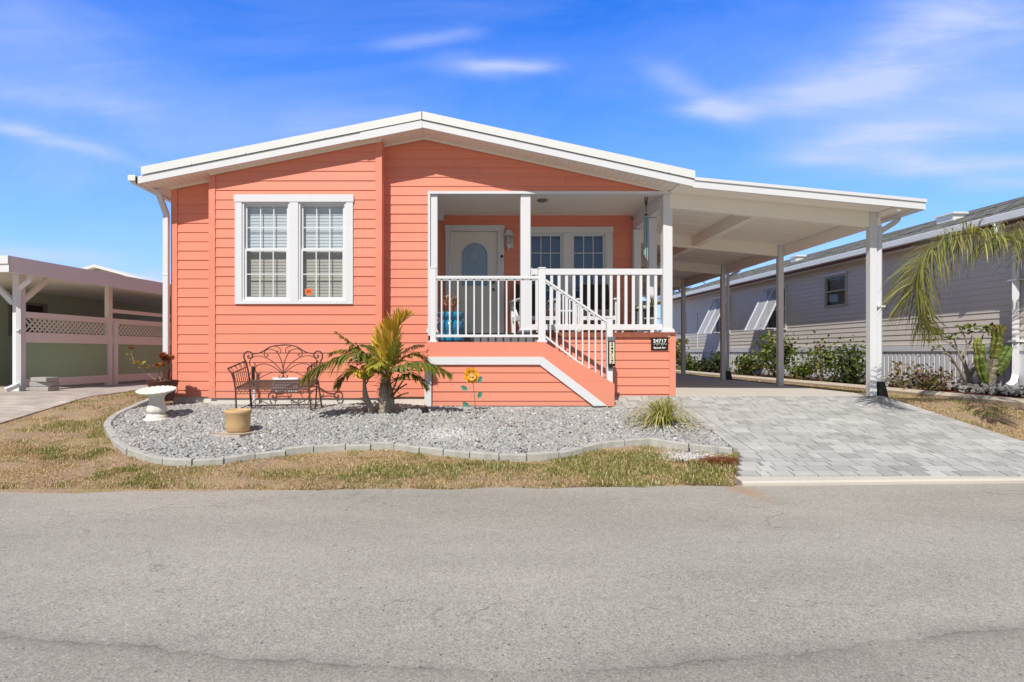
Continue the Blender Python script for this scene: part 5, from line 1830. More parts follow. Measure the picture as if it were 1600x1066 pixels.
for s, (fx, bx) in enumerate(((369, 388), (484, 497))):
    foot = P(fx + (0.5 if s == 0 else 3), 650, YB0)
    q.tube([foot, P(fx - 1, 610, YB0), P(fx - 5 if s == 0 else fx - 1.5, 583, YB0)], 0.0115, 6)
    bfoot = P((393 if s == 0 else 502.5), 637, YB1)
    q.tube([bfoot, P((389 if s == 0 else 498), 595, YB1)], 0.0115, 6)
q.build('legs', IRON, bn) if False else None
for s in (0, 1):
    fx = (369, 484)[s]
    l_ = MB(); l_.tube([P(fx + (0.8 if s == 0 else 3), 651.5, YB0), P(fx - 1, 610, YB0), P(fx - 5 if s == 0 else fx - 2, 583, YB0)], 0.012, 6); l_.build('leg', IRON, bn)
    l_ = MB(); l_.tube([P((393.5, 503)[s], 638, YB1), P((389.5, 497)[s], 595, YB1)], 0.012, 6); l_.build('leg', IRON, bn)
    # armrest: rails from front to back with spindles
    a0 = P((356, 480)[s], 576, YB0 - 0.02); a1 = P((384, 497)[s], 564, YB1)
    b0 = P((362, 481.5)[s], 584, YB0 - 0.01); b1 = P((386, 497.5)[s], 573, YB1)
    c0 = P((368, 482.5)[s], 607, YB0); c1 = P((390, 498)[s], 596.5, YB1)
    arm = MB()
    arm.tube([a0, a1], 0.011, 6); arm.tube([b0, b1], 0.008, 6); arm.tube([c0, c1], 0.009, 6)
    arm.tube([a0, b0, P((364.5, 481.5)[s], 592, YB0), c0], 0.010, 6)
    for k in range(1, 8):
        f = k / 8
        arm.tube([b0.lerp(b1, f), c0.lerp(c1, f)], 0.0055, 5)
        if k % 2:
            arm.tube(catmull([b0.lerp(b1, f - 0.06), a0.lerp(a1, f - 0.03) * 0.6 + b0.lerp(b1, f) * 0.4, a0.lerp(a1, f + 0.03), b0.lerp(b1, f + 0.05)], 3), 0.004, 4)
    arm.build('armrest', IRON, bn)
q = MB()
s0, s1, s2, s3 = P(369, 608, YB0), P(483, 608, YB0), P(498, 594.5, YB1), P(390, 595.5, YB1)
for k in range(33):
    f = k / 32
    q.tube([s0.lerp(s1, f), s3.lerp(s2, f)], 0.0042, 4)
for k in range(13):
    f = k / 12
    q.tube([s0.lerp(s3, f), s1.lerp(s2, f)], 0.0042 if 0 < k < 12 else 0.010, 4 if 0 < k < 12 else 6)
q.build('seat', IRON, bn)
q = MB()
r0, r1 = P(369, 615.5, YB0), P(483, 613.5, YB0)
q.tube([r0, r1], 0.007, 6)
for k in range(11):
    f = (k + 0.5) / 11
    p = s0.lerp(s1, f) * 0.5 + r0.lerp(r1, f) * 0.5
    q.tube(catmull([p + Vector((-0.035, 0, -0.022)), p + Vector((-0.012, 0, 0.022)), p + Vector((0.015, 0, -0.018)), p + Vector((0.035, 0, 0.018))], 3), 0.0045, 5)
q.build('apron', IRON, bn)
q = MB()
e0, e1 = P(372, 640, YB0 + 0.03), P(395, 630, YB1)
q.tube([e0, e1], 0.007, 5); q.tube([P(487, 640, YB0 + 0.03), P(503, 630, YB1)], 0.007, 5)
q.tube([P(388, 634, YB1 - 0.1), P(496, 631.5, YB1 - 0.1)], 0.009, 6)
for s in (-1, 1):
    q.tube(catmull([P(462 + s * 1, 630, YB1 - 0.1), P(462 + s * 6, 625, YB1 - 0.1), P(462 + s * 7, 629, YB1 - 0.1), P(462 + s * 4, 630, YB1 - 0.1), P(462 + s * 4.5, 627.5, YB1 - 0.1)], 5), 0.006, 5)
    q.tube(catmull([P(442 + s * 22, 632, YB1 - 0.1), P(442 + s * 40, 624, YB1 - 0.1), P(442 + s * 46, 628, YB1 - 0.1), P(442 + s * 43, 631, YB1 - 0.1)], 5), 0.006, 5)
q.build('stretcher', IRON, bn)

# big brown pot with a leggy succulent
bp = gpt(256, 636)
YBP = 8.98
bpx = X(254.5, YBP)
zb0 = gz(0, YBP) + 0.02
bgp = thing('brown_planter', 'large dark brown pot with leggy dry succulents at the left house corner', 'planter', (bpx, YBP, zb0))
hp = Z(594.5, YBP) - zb0
q = MB(); q.lathe([(0.0, 0), (0.135, 0), (0.145, 0.02), (0.195, hp * 0.72), (0.20, hp * 0.74), (0.21, hp * 0.78), (0.222, hp * 0.97), (0.228, hp), (0.21, hp), (0.198, hp * 0.9), (0.0, hp * 0.9)], 32, (bpx, YBP, zb0))
q.build('pot', BROWNPOT, bgp, smooth=True)
n = 160
a = rng.uniform(0, 6.28, n); r_ = 0.19 * np.sqrt(rng.uniform(size=n))
tone = rng.uniform(0.25, 0.6, n)
stones('pebbles', np.stack([bpx + r_ * np.cos(a), YBP + r_ * np.sin(a)], 1), np.full(n, zb0 + hp * 0.91), rng.uniform(0.012, 0.024, n), np.stack([tone, tone * 0.75, tone * 0.55], 1), VCOL, bgp)


def rosette(mb, c, r, n, col, up=0.5):
    for i in range(n):
        a = 6.283 * i / n * 2.4 + rng.uniform(-0.2, 0.2); el = up * rng.uniform(0.2, 1.4)
        d = Vector((math.cos(a) * math.cos(el), math.sin(a) * math.cos(el), math.sin(el)))
        s = d.cross(Vector((0, 0, 1))).normalized() * r * 0.22
        k = rng.uniform(0.7, 1.25)
        mb.add([c, c + d * r * 0.55 + s, c + d * r, c + d * r * 0.55 - s], [(0, 1, 2, 3)], (col[0] * k, col[1] * k, col[2] * k))


q = MB(); lf = MB()
TW = (0.30, 0.25, 0.17)


def stemp(pts, r0, r1):
    pts = catmull([P(a, b_, d) for a, b_, d in pts], 4)
    q.tube(pts, [r0 + (r1 - r0) * i / (len(pts) - 1) for i in range(len(pts))], 6, TW)


stemp([(243, 594, 8.98), (232, 584, 8.95), (220, 576, 8.93), (212, 570, 8.9), (208, 560, 8.88), (206, 549, 8.86)], 0.012, 0.006)
stemp([(228, 579.5, 8.95), (221, 570, 8.9), (226, 572, 8.88)], 0.008, 0.004)
stemp([(251, 594, 8.98), (249, 584, 8.97), (248, 577, 8.95)], 0.012, 0.008)
stemp([(258, 594, 8.98), (258, 580, 8.98), (257, 568, 8.97)], 0.012, 0.008)
stemp([(258, 585, 8.98), (263, 577, 8.95), (265, 568, 8.93)], 0.009, 0.006)
for (px, py, r_, n, col) in ((205, 546, 0.055, 26, (0.30, 0.13, 0.10)), (208, 556, 0.05, 9, (0.22, 0.20, 0.05)), (206, 563, 0.04, 7, (0.25, 0.24, 0.06)), (212, 569, 0.06, 10, (0.28, 0.22, 0.06)), (222, 571, 0.07, 11, (0.24, 0.23, 0.05)), (229, 576, 0.05, 8, (0.30, 0.24, 0.06)),
                             (248, 575, 0.085, 20, (0.27, 0.12, 0.05)), (256, 562, 0.085, 24, (0.25, 0.08, 0.035)), (266, 563, 0.075, 22, (0.22, 0.07, 0.03)), (255, 555, 0.05, 14, (0.30, 0.10, 0.04)), (259, 566, 0.07, 14, (0.16, 0.05, 0.03)), (198, 555, 0.03, 5, (0.3, 0.26, 0.08))):
    rosette(lf, P(px, py, 8.9), r_ * 1.45, int(n * 1.5), tuple(v * 1.3 for v in col), 0.7)
q.build('stems', VCOL, bgp); lf.build('leaves', LEAF, bgp)


# ------------------------------------------------------------------ plants
def frond(mb, stem, path, length, n, col, droop=0.6, width=0.014, angle=55, taper=True, start=0.15, rach=0.012, vee=0.3, jitter=0.12, both_sides=True, colv=0.25, rcol=(0.22, 0.20, 0.07)):
    """feather frond: rachis along path, leaflets both sides with drooping tips"""
    pts = catmull(path, 10)
    m = len(pts)
    stem.tube(pts, [rach * (1 - 0.8 * i / (m - 1)) + 0.001 for i in range(m)], 5, rcol)
    up = Vector((0, 0, 1))
    for k in range(n):
        f = start + (1 - start) * k / (n - 1)
        i = min(int(f * (m - 1)), m - 2); fr = f * (m - 1) - i
        p = pts[i].lerp(pts[i + 1], fr)
        t_ = (pts[i + 1] - pts[i]).normalized()
        sd_ = t_.cross(up)
        sd_ = sd_.normalized() if sd_.length > 0.05 else Vector((1, 0, 0))
        nu = sd_.cross(t_).normalized()
        prof = math.sin(min(1.0, (f - start) / (1 - start) * 0.85 + 0.18) * math.pi) ** 0.6 if taper else 1.0
        for sg in (-1, 1):
            L = length * (0.35 + 0.65 * prof) * rng.uniform(0.85, 1.12)
            a = R(angle * (1 - 0.45 * f) + rng.normal(0, 5))
            d = (t_ * math.cos(a) + sd_ * sg * math.sin(a) + nu * (vee + rng.normal(0, jitter))).normalized()
            wv = width * rng.uniform(0.8, 1.15)
            wd = d.cross(nu).normalized()
            q0 = p; q1 = p + d * L * 0.4 - up * droop * L * 0.10; q2 = p + d * L * 0.75 - up * droop * L * 0.38; q3 = p + d * L * 0.95 - up * droop * L * 0.75
            kk = rng.uniform(1 - colv, 1 + colv)
            c = (col[0] * kk * rng.uniform(0.9, 1.15), col[1] * kk, col[2] * kk)
            mb.add([q0 - wd * wv * 0.4, q0 + wd * wv * 0.4, q1 + wd * wv, q1 - wd * wv, q2 + wd * wv * 0.75, q2 - wd * wv * 0.75, q3],
                   [(0, 1, 2, 3), (3, 2, 4, 5), (5, 4, 6)], c)


def trunk(mb, pts, rads, n=12, col=None, rings=0.03):
    pts = catmull(pts, 8); m = len(pts)
    rr = []
    for i in range(m):
        f = i / (m - 1) * (len(rads) - 1); a = int(min(f, len(rads) - 2)); fr = f - a
        rr.append((rads[a] * (1 - fr) + rads[a + 1] * fr) * (1 + 0.05 * ((i % 2) * 2 - 1)))
    mb.tube(pts, rr, n, col)


# clump of young palms in the gravel bed
pb0 = gpt(600, 650)
D0 = pb0.y
palm = thing('palm_clump', 'clump of young palms with yellow green fronds in the gravel before the coral wall', 'palm', (pb0.x, D0, pb0.z))
q = MB(); trunk(q, [P(603, 655, D0), P(600, 632, D0), P(599, 606, D0 + 0.02), P(602, 580, D0 + 0.02)], [0.10, 0.085, 0.055, 0.02]); q.build('trunk', BARK, palm, smooth=False)
q = MB(); trunk(q, [P(586, 655, D0 + 0.02), P(578, 636, D0), P(571, 618, D0 - 0.03), P(569, 592, D0 - 0.05)], [0.06, 0.052, 0.04, 0.015]); q.build('trunk', BARK, palm)
q = MB(); trunk(q, [P(606, 653, D0 + 0.05), P(610, 630, D0 + 0.06), P(609, 612, D0 + 0.06), P(606, 588, D0 + 0.06)], [0.07, 0.06, 0.045, 0.018]); q.build('trunk', BARK, palm)
ste = MB()
for (a, b_) in (((612, 622), (633, 590)), ((611, 618), (636, 600)), ((613, 612), (623, 585)), ((615, 624), (638, 614)), ((606, 605), (608, 570))):
    p0, p1 = P(a[0], a[1], D0), P(b_[0], b_[1], D0 - 0.05)
    ste.tube(catmull([p0, p0.lerp(p1, 0.5) + Vector((0.01, 0, 0.02)), p1], 4), [0.014] * 4 + [0.011] * 5, 6, (0.16, 0.09, 0.05))
YG_ = (0.62, 0.49, 0.075); DG = (0.17, 0.19, 0.035); MG = (0.34, 0.32, 0.05); BR = (0.16, 0.10, 0.045)
fr_specs = [  # (path, leaflet length, count, colour, droop, angle)
    ([(603, 585, 0), (607, 560, 0.0), (614, 535, -0.03), (622, 512, -0.05), (634, 497, -0.08)], 0.36, 44, YG_, 0.12, 40),
    ([(600, 585, 0.05), (596, 560, 0.02), (598, 540, 0.0), (603, 522, -0.02), (606, 506, -0.03)], 0.28, 30, YG_, 0.2, 38),
    ([(606, 580, 0), (612, 566, -0.10), (617, 552, -0.16), (620, 540, -0.2)], 0.20, 24, MG, 0.3, 40),
    ([(598, 585, 0), (588, 566, -0.03), (570, 552, -0.05), (548, 537, -0.08), (526, 520, -0.1)], 0.20, 30, DG, 1.1, 55),
    ([(592, 585, 0), (578, 568, -0.2), (556, 555, -0.35), (528, 560, -0.45), (500, 573, -0.5), (480, 585, -0.55)], 0.30, 44, DG, 1.2, 62),
    ([(596, 580, 0), (580, 562, 0.1), (560, 552, 0.15), (535, 548, 0.2), (520, 552, 0.22)], 0.24, 30, MG, 0.9, 55),
    ([(569, 598, -0.05), (568, 586, -0.15), (563, 579, -0.28), (554, 582, -0.42)], 0.25, 34, YG_, 0.5, 52),
    ([(569, 597, -0.05), (562, 584, 0.0), (550, 580, 0.05), (538, 588, 0.08), (530, 600, 0.1)], 0.20, 28, DG, 1.0, 55),
    ([(570, 597, -0.05), (578, 580, 0.02), (588, 572, 0.08), (597, 576, 0.12)], 0.20, 24, MG, 0.8, 52),
    ([(572, 600, -0.05), (580, 586, -0.1), (590, 582, -0.16), (600, 586, -0.2)], 0.16, 20, MG, 0.6, 50),
    ([(606, 590, 0.0), (622, 576, -0.1), (645, 568, -0.2), (672, 570, -0.28), (700, 582, -0.34)], 0.25, 42, DG, 1.3, 62),
    ([(610, 600, 0), (625, 590, -0.05), (640, 585, -0.1), (655, 592, -0.14), (664, 602, -0.16)], 0.20, 28, DG, 1.0, 55),
    ([(608, 580, 0.1), (622, 566, 0.2), (640, 555, 0.25), (655, 556, 0.3), (668, 566, 0.33)], 0.22, 28, MG, 1.0, 55),
    ([(604, 580, 0.05), (615, 562, 0.1), (632, 548, 0.1), (648, 540, 0.08), (660, 539, 0.06)], 0.10, 24, BR, 1.5, 60),
    ([(598, 582, 0), (584, 570, 0.0), (572, 558, -0.03), (562, 545, -0.06), (556, 536, -0.08)], 0.10, 20, BR, 1.6, 60),
    ([(600, 582, 0.05), (590, 560, 0.2), (580, 545, 0.28), (568, 540, 0.32)], 0.2, 24, DG, 0.8, 50),
    ([(604, 585, -0.05), (600, 572, -0.22), (592, 566, -0.4), (585, 572, -0.55)], 0.20, 26, MG, 0.8, 55),
]
for (pth, L, n_, col, dr_, an) in fr_specs:
    q = MB()
    rc = (0.30, 0.24, 0.06) if col is YG_ else (0.16, 0.13, 0.05)
    frond(q, q, [P(a, b_, D0 + c) for a, b_, c in pth], L * 1.12, int(n_ * 1.2), col, dr_ * 0.8, 0.0205, an, rach=0.010, rcol=rc, jitter=0.16)
    q.build('frond', FROND, palm)
ste.build('leaf_stalk', VCOL, palm)
q = MB()   # dry skirt of old leaf bases
for i in range(70):
    a = rng.uniform(0, 6.28)
    c = P(rng.uniform(590, 612), rng.uniform(578, 606), D0 + rng.uniform(-0.12, 0.1))
    d = Vector((math.cos(a), math.sin(a), rng.uniform(-1.2, 0.4))).normalized() * rng.uniform(0.08, 0.22)
    s = d.orthogonal().normalized() * 0.006
    q.add([c, c + d * 0.5 + s, c + d, c + d * 0.5 - s], [(0, 1, 2, 3)], np.array((0.34, 0.26, 0.15)) * rng.uniform(0.5, 1.2))
q.build('dry_fibres', LEAF, palm)


def strap_plant(name, label, cat, base, n, L, cols, width, el_rng, droop, parent_mat=LEAF):
    q = MB()
    for i in range(n):
        a = rng.uniform(0, 6.28); el = rng.uniform(*el_rng)
        d = Vector((math.cos(a) * math.cos(el), math.sin(a) * math.cos(el), math.sin(el)))
        l = L * rng.uniform(0.6, 1.1)
        s = Vector((-math.sin(a), math.cos(a), 0)) * width
        c = cols[rng.integers(len(cols))]; k = rng.uniform(0.75, 1.2)
        base_ = Vector(base) + Vector((rng.normal(0, 0.03), rng.normal(0, 0.03), 0))
        prev = None; vs = []; fs = []
        for j in range(7):
            f = j / 6
            p = base_ + d * l * f * (1 - 0.12 * f) - Vector((0, 0, 1)) * droop * l * f ** 2.2
            p.z = max(p.z, base_.z - 0.02 + 0.01)
            wv = 1 - 0.85 * f ** 2
            vs += [p - s * wv, p + s * wv]
            if j: fs.append((2 * j - 2, 2 * j - 1, 2 * j + 1, 2 * j))
        k *= 1.15
        q.add(vs, fs, (c[0] * k, c[1] * k, c[2] * k))
    o = q.build(name, parent_mat)
    return tag(o, label, cat)


gp = gpt(1036, 668)
strap_plant('spiky_grass', 'arching yellow green strap leaved grass plant at the right end of the gravel bed', 'plant', (gp.x, gp.y, gp.z + 0.05), 340, 0.95,
            [(0.42, 0.40, 0.14), (0.33, 0.34, 0.10), (0.50, 0.44, 0.22), (0.18, 0.22, 0.05)], 0.0065, (0.45, 1.5), 0.60)
gp = gpt(800, 672)
q = MB()
for i in range(9):
    a = rng.uniform(0, 6.28)
    d = Vector((math.cos(a) * 0.8, math.sin(a) * 0.8, rng.uniform(0.25, 0.8)))
    l = rng.uniform(0.07, 0.16)
    q.tube(catmull([Vector((gp.x, gp.y, gp.z + 0.03)), Vector((gp.x, gp.y, gp.z + 0.03)) + d * l * 0.6, Vector((gp.x, gp.y, gp.z + 0.025)) + Vector((d.x, d.y, d.z * 0.5)) * l], 3), 0.0035, 4, (0.16, 0.06, 0.045))
tag(q.build('dead_twig', VCOL), 'small reddish brown dead twig plant in the middle of the gravel', 'plant')


def shrub(name, label, x, y0_, w_, dpt, h, n, cols, leaf, z0=0.0, stems=6, hollow=0.45, low=0.1, grp=None, clumps=9, wood=(0.20, 0.16, 0.11)):
    root = thing(name, label, 'shrub', (x, y0_, z0), grp)
    st_ = MB()
    tips = []
    for i in range(stems):
        a = rng.uniform(0, 6.28)
        tx = x + w_ * 0.5 * rng.uniform(0.1, 0.8) * math.cos(a); ty = y0_ + dpt * 0.5 * rng.uniform(0.1, 0.8) * math.sin(a)
        tz = z0 + h * rng.uniform(0.55, 0.92)
        b0 = Vector((x + rng.normal(0, 0.05), y0_ + rng.normal(0, 0.05), z0 - 0.03))
        mid = b0.lerp(Vector((tx, ty, tz)), 0.5) + Vector((rng.normal(0, 0.05), rng.normal(0, 0.05), 0.05))
        pth = catmull([b0, mid, Vector((tx, ty, tz))], 4)
        st_.tube(pth, [0.014 - 0.010 * k / (len(pth) - 1) for k in range(len(pth))], 5, wood)
        tips += [Vector((tx, ty, tz)), mid]
    st_.build('stems', VCOL, root)
    cl_ = []
    for i in range(clumps):
        a = rng.uniform(0, 6.28); u = rng.uniform(0.2, 1) ** 0.5
        zz = rng.uniform(low, 1.0)
        ww = 1 - 0.35 * max(0, zz - 0.6) / 0.4
        cl_.append((x + 0.42 * w_ * u * ww * math.cos(a), y0_ + 0.42 * dpt * u * ww * math.sin(a), z0 + h * zz * 0.9, rng.uniform(0.6, 1.25)))
    q = MB()
    for i in range(n):
        c = cl_[rng.integers(len(cl_))]
        r_ = np.array([w_, dpt, h]) * 0.17
        p = Vector((c[0] + rng.normal() * r_[0], c[1] + rng.normal() * r_[1], max(z0 + 0.03, c[2] + rng.normal() * r_[2])))
        nrm = Vector((rng.normal() * 0.7, rng.normal() * 0.7, rng.uniform(0.1, 1.2))).normalized()
        t1 = nrm.orthogonal().normalized(); ang = rng.uniform(0, 6.28)
        t1 = (Matrix.Rotation(ang, 3, nrm) @ t1); t2 = nrm.cross(t1)
        s = leaf * rng.uniform(0.6, 1.25)
        col = cols[rng.integers(len(cols))]; k = c[3] * rng.uniform(0.75, 1.25)
        q.add([p - t1 * s, p + t2 * s * 0.48 + nrm * s * 0.12, p + t1 * s, p - t2 * s * 0.48 + nrm * s * 0.12], [(0, 1, 2), (0, 2, 3)], (col[0] * k, col[1] * k, col[2] * k))
    q.build('foliage', LEAF, root)
    return root


# ------------------------------------------------------------------ neighbour on the right
XN = 9.30
NY0, NY1 = 8.6, 27.2
nh = thing('neighbour_house', 'long grey lap sided neighbouring house with grey tiled roof and white slatted skirting', 'house', (XN, 16, 0))
msd = lambda u, z, off: (XN - off, u, z)
wall = MB()
wins = [(14.75, 15.62, 1.92, 2.76), (17.35, 18.45, 1.40, 2.72), (20.75, 21.85, 1.40, 2.72)]
siding(wall, NY0, NY1, 0.88, 3.06, msd, 0.88, 0.118, lip=0.011, holes=[(a + 0.02, b_ - 0.02, c + 0.02, d - 0.02) for a, b_, c, d in wins])
wall.box(XN, XN + 8, NY1 - 0.1, NY1, 0.0, 3.05)
wall.box(XN, XN + 8, NY0, NY0 + 0.1, 0.0, 3.05)
wall.box(XN + 0.35, XN + 0.45, NY0 + 0.1, NY1 - 0.1, 0.0, 3.05)
for y in (23.4, 24.5):
    wall.box(XN - 0.022, XN + 0.01, y, y + 0.04, 0.9, 2.35)
wall.box(XN - 0.022, XN + 0.01, 23.44, 24.5, 2.31, 2.35)
wall.build('wall', GREYV, nh)
sk = MB()
sk.box(XN - 0.05, XN + 0.01, NY0, NY1, 0.74, 0.87)
sk.build('skirt_rail', VINYL, nh)
sk = MB()
yv = NY0 + 0.02
while yv < NY1 - 0.12:
    sk.box(XN - 0.03, XN - 0.012, yv, yv + 0.085, 0.08, 0.738)
    yv += 0.125
sk.box(XN - 0.012, XN + 0.01, NY0, NY1, 0.02, 0.74)
sk.box(XN - 0.034, XN - 0.031, NY0, NY1, 0.02, 0.12)
sk.build('skirting', VINYL, nh)
# roof
ZE = 3.03
rfm = bpy.data.materials.new('roof_shingle'); rfm.use_nodes = True
t = NT(rfm.node_tree); b = t.n['Principled BSDF']
uvv = t.mapping(t.pos(), scale=(1, 1, 1))
cmb = t.n.new('ShaderNodeCombineXYZ'); xx, yy_, zz_ = t.sep(uvv)
t.l.new(yy_, cmb.inputs[0]); t.l.new(xx, cmb.inputs[1])
br = t.n.new('ShaderNodeTexBrick'); t.l.new(cmb.outputs[0], br.inputs['Vector'])
br.inputs['Scale'].default_value = 1; br.inputs['Brick Width'].default_value = 0.33; br.inputs['Row Height'].default_value = 0.19; br.inputs['Mortar Size'].default_value = 0.012
br.inputs['Color1'].default_value = (0.36, 0.35, 0.31, 1); br.inputs['Color2'].default_value = (0.21, 0.21, 0.19, 1); br.inputs['Mortar'].default_value = (0.08, 0.08, 0.075, 1)
t.set(b.inputs['Base Color'], t.mix(1.0, br.outputs[0], t.math('MULTIPLY_ADD', t.noise(t.pos(), 6, 5), 0.9, 0.55), 'MULTIPLY'))
b.inputs['Roughness'].default_value = 0.95
t.l.new(t.bump(br.outputs[1], -0.6, 0.03), b.inputs['Normal'])
rr_ = MB()
nv = []; nf = []
k_ = 0
xr0 = XN - 0.385
RS = 0.315
rows = 24
for i in range(rows):   # lapped courses so the slope has real steps
    x0 = xr0 + i * 0.185; x1 = x0 + 0.2
    z0_ = ZE + 0.14 + (x0 - xr0) * RS; z1_ = ZE + 0.14 + (x1 - xr0) * RS - 0.012
    rr_.prism([(x0, z0_), (x1, z1_), (x1, z1_ + 0.02), (x0, z0_ + 0.03)], NY0 - 0.3, NY1 + 0.3)
rr_.build('roof', rfm, nh)
ro = MB(); xr = xr0 + rows * 0.185
ro.prism([(xr, ZE + 0.12 + (xr - xr0) * RS), (xr + 4.6, ZE), (xr + 4.6, ZE + 0.04), (xr, ZE + 0.17 + (xr - xr0) * RS)], NY0 - 0.3, NY1 + 0.3)
for yv in (NY0 + 0.0, NY1 - 0.05):
    ro.prism([(XN, ZE), (xr, ZE + 0.1 + (xr - xr0) * RS), (xr + 4.4, ZE)], yv, yv + 0.05)
ro.build('rear_roof', rfm, nh)
gg = MB(); gg.box(xr0 - 0.13, xr0 - 0.005, NY0 - 0.3, NY1 + 0.3, ZE + 0.0, ZE + 0.135); gg.build('gutter', METALW, nh, bevel=0.012)
gg = MB(); gg.box(xr0 - 0.004, xr0 + 0.02, NY0 - 0.3, NY1 + 0.3, ZE - 0.06, ZE + 0.14); gg.build('fascia', mat('painted_fascia_shade', (0.16, 0.07, 0.06), 0.6), nh)  # dark red colour stands in for the shade on the fascia under the gutter
gg = MB(); gg.box(xr0 + 0.02, XN + 0.05, NY0 - 0.3, NY1 + 0.3, ZE - 0.03, ZE + 0.0); gg.build('soffit', TRIMP, nh)
for (yv, w_) in ((13.6, 0.45), (10.3, 0.4), (19.5, 0.3)):   # roof vents
    q = MB(); xv = xr0 + 2.1; zv = ZE + 0.14 + 2.1 * RS
    q.box(xv - 0.15, xv + 0.15, yv - w_ / 2, yv + w_ / 2, zv - 0.08, zv + 0.13); q.box(xv - 0.19, xv + 0.19, yv - w_ / 2 - 0.05, yv + w_ / 2 + 0.05, zv + 0.13, zv + 0.17)
    q.build('roof_vent', METALW, nh)
OLIVE = mat('olive_frame', (0.46, 0.44, 0.36), 0.6, 0.05)
for i, (a, b_, c, d) in enumerate(wins):
    fr = MB(); fm = OLIVE if i == 0 else VINYL
    for (u0, u1, v0_, v1_) in ((a, a + 0.06, c, d), (b_ - 0.06, b_, c, d), (a + 0.06, b_ - 0.06, c, c + 0.06), (a + 0.06, b_ - 0.06, d - 0.06, d), (a + 0.06, b_ - 0.06, (c + d) / 2 - 0.02, (c + d) / 2 + 0.02)):
        fr.box(XN - 0.03, XN + 0.05, u0, u1, v0_, v1_)
    wo = fr.build('window', fm, nh)
    g = MB(); g.add([(XN + 0.02, a + 0.06, c + 0.06), (XN + 0.02, b_ - 0.06, c + 0.06), (XN + 0.02, b_ - 0.06, d - 0.06), (XN + 0.02, a + 0.06, d - 0.06)], [(3, 2, 1, 0)])
    g.build('pane', GLASSD, wo)
    g = MB()
    u = a + 0.06
    while u < b_ - 0.06:
        g.box(XN + 0.10, XN + 0.11, u, u + 0.075, c + 0.05, d - 0.05); u += 0.085
    g.box(XN + 0.14, XN + 0.16, a, b_, c, d)
    g.build('blind', mat('dim_blind%d' % i, (0.34, 0.34, 0.29) if i == 0 else (0.06, 0.06, 0.06), 0.7), wo)
    if i == 0:
        g = MB(); g.box(XN - 0.06, XN - 0.031, a - 0.03, b_ + 0.03, d, d + 0.05); g.build('head_trim', VINYL, wo)
    else:   # propped Bahama shutter
        top, bot, out = d + 0.04, c - 0.0, 0.72
        sh = MB()
        A = Vector((XN - 0.05, 0, top)); Bv = Vector((XN - out, 0, bot + 0.02))
        for u in (a + 0.02, (a + b_) / 2, b_ - 0.02):
            p0, p1 = A.copy(), Bv.copy(); p0.y = p1.y = u
            sh.beam(p0, p1, 0.045, 0.035, up=(1, 0, 0.3))
        for p in (A, Bv):
            sh.beam(Vector((p.x, a, p.z)), Vector((p.x, b_, p.z)), 0.045, 0.035)
        so2 = sh.build('shutter', VINYL, wo)
        sl_ = MB(); nsl = 40
        for k in range(1, nsl):
            p = A.lerp(Bv, k / nsl)
            for (u0, u1) in ((a + 0.045, (a + b_) / 2 - 0.025), ((a + b_) / 2 + 0.025, b_ - 0.045)):
                dv = (Bv - A).normalized() * 0.0155 + Vector((-0.007, 0, 0.004))
                sl_.add([(p.x - dv.x, u0, p.z - dv.z), (p.x - dv.x, u1, p.z - dv.z), (p.x + dv.x, u1, p.z + dv.z), (p.x + dv.x, u0, p.z + dv.z)], [(0, 1, 2, 3)])
        sl_.build('louvres', VINYL, so2)
        pr = MB()
        for u in (a + 0.1, b_ - 0.1):
            pr.tube([Vector((XN - 0.03, u, c + 0.05)), Vector((XN - out + 0.02, u, bot + 0.05))], 0.012, 6)
        pr.build('prop', VINYL, so2)
# downspout at the near corner
yq = 10.33
q = MB(); xq = XN - 0.10
q.tube(catmull([(xr0 - 0.06, yq, ZE + 0.02), (xr0 - 0.03, yq, ZE - 0.14), (xq - 0.03, yq, ZE - 0.42), (xq, yq, ZE - 0.55), (xq, yq, 1.6), (xq, yq, 0.45), (xq - 0.02, yq, 0.28), (xq - 0.13, yq - 0.06, 0.16), (xq - 0.30, yq - 0.14, 0.10)], 5), 0.068, 4)
for zz2 in (0.9, 2.0): q.box(xq - 0.075, xq + 0.09, yq - 0.08, yq + 0.08, zz2, zz2 + 0.035)
q.build('downspout', VINYL, nh)
nh.location.x += 0.12; nh.rotation_euler.z = R(3.5)

# planting bed, concrete curb, mulch and stones
mb_ = MB(); av = []; af = []
yl = lines(6.5, 27, 80)
for i, y in enumerate(yl):
    xb = 8.22 + 0.06 * math.sin(y * 0.6)
    av += [(xb, y, -0.09), (xb + 0.01, y, -0.025), (XN + 0.75, y, 0.03)]
    if i:
        a = (i - 1) * 3; c = i * 3
        af += [(a, a + 1, c + 1, c), (a + 1, a + 2, c + 2, c + 1)]
mb_.add(av, af)
tag(mb_.build('mulch', MULCH), 'red brown mulch in the planting bed of the neighbouring house', 'mulch', kind='stuff')
cb = MB(); av = []; af = []
for i, y in enumerate(yl):
    xb = 8.22 + 0.06 * math.sin(y * 0.6)
    for (o_, h) in ((-0.14, -0.12), (-0.14, -0.03), (-0.10, -0.008), (-0.01, 0.02), (0.02, 0.015), (0.02, -0.1)):
        av.append((xb + o_, y, h))
    if i:
        for s in range(5): af.append(((i - 1) * 6 + s, (i - 1) * 6 + s + 1, i * 6 + s + 1, i * 6 + s))
cb.add(av, af)
tag(cb.build('bed_curb', mat('cream_curb', (0.52, 0.45, 0.36), 0.9, 0.15, 5, 0.3, 60, dirt=0.15)), 'continuous cream concrete curb edging the bed of the grey house', 'edging')
n = 1500
x = rng.uniform(8.75, 9.25, n); y = rng.uniform(7.5, 14.5, n); tone = rng.uniform(0.14, 0.34, n)
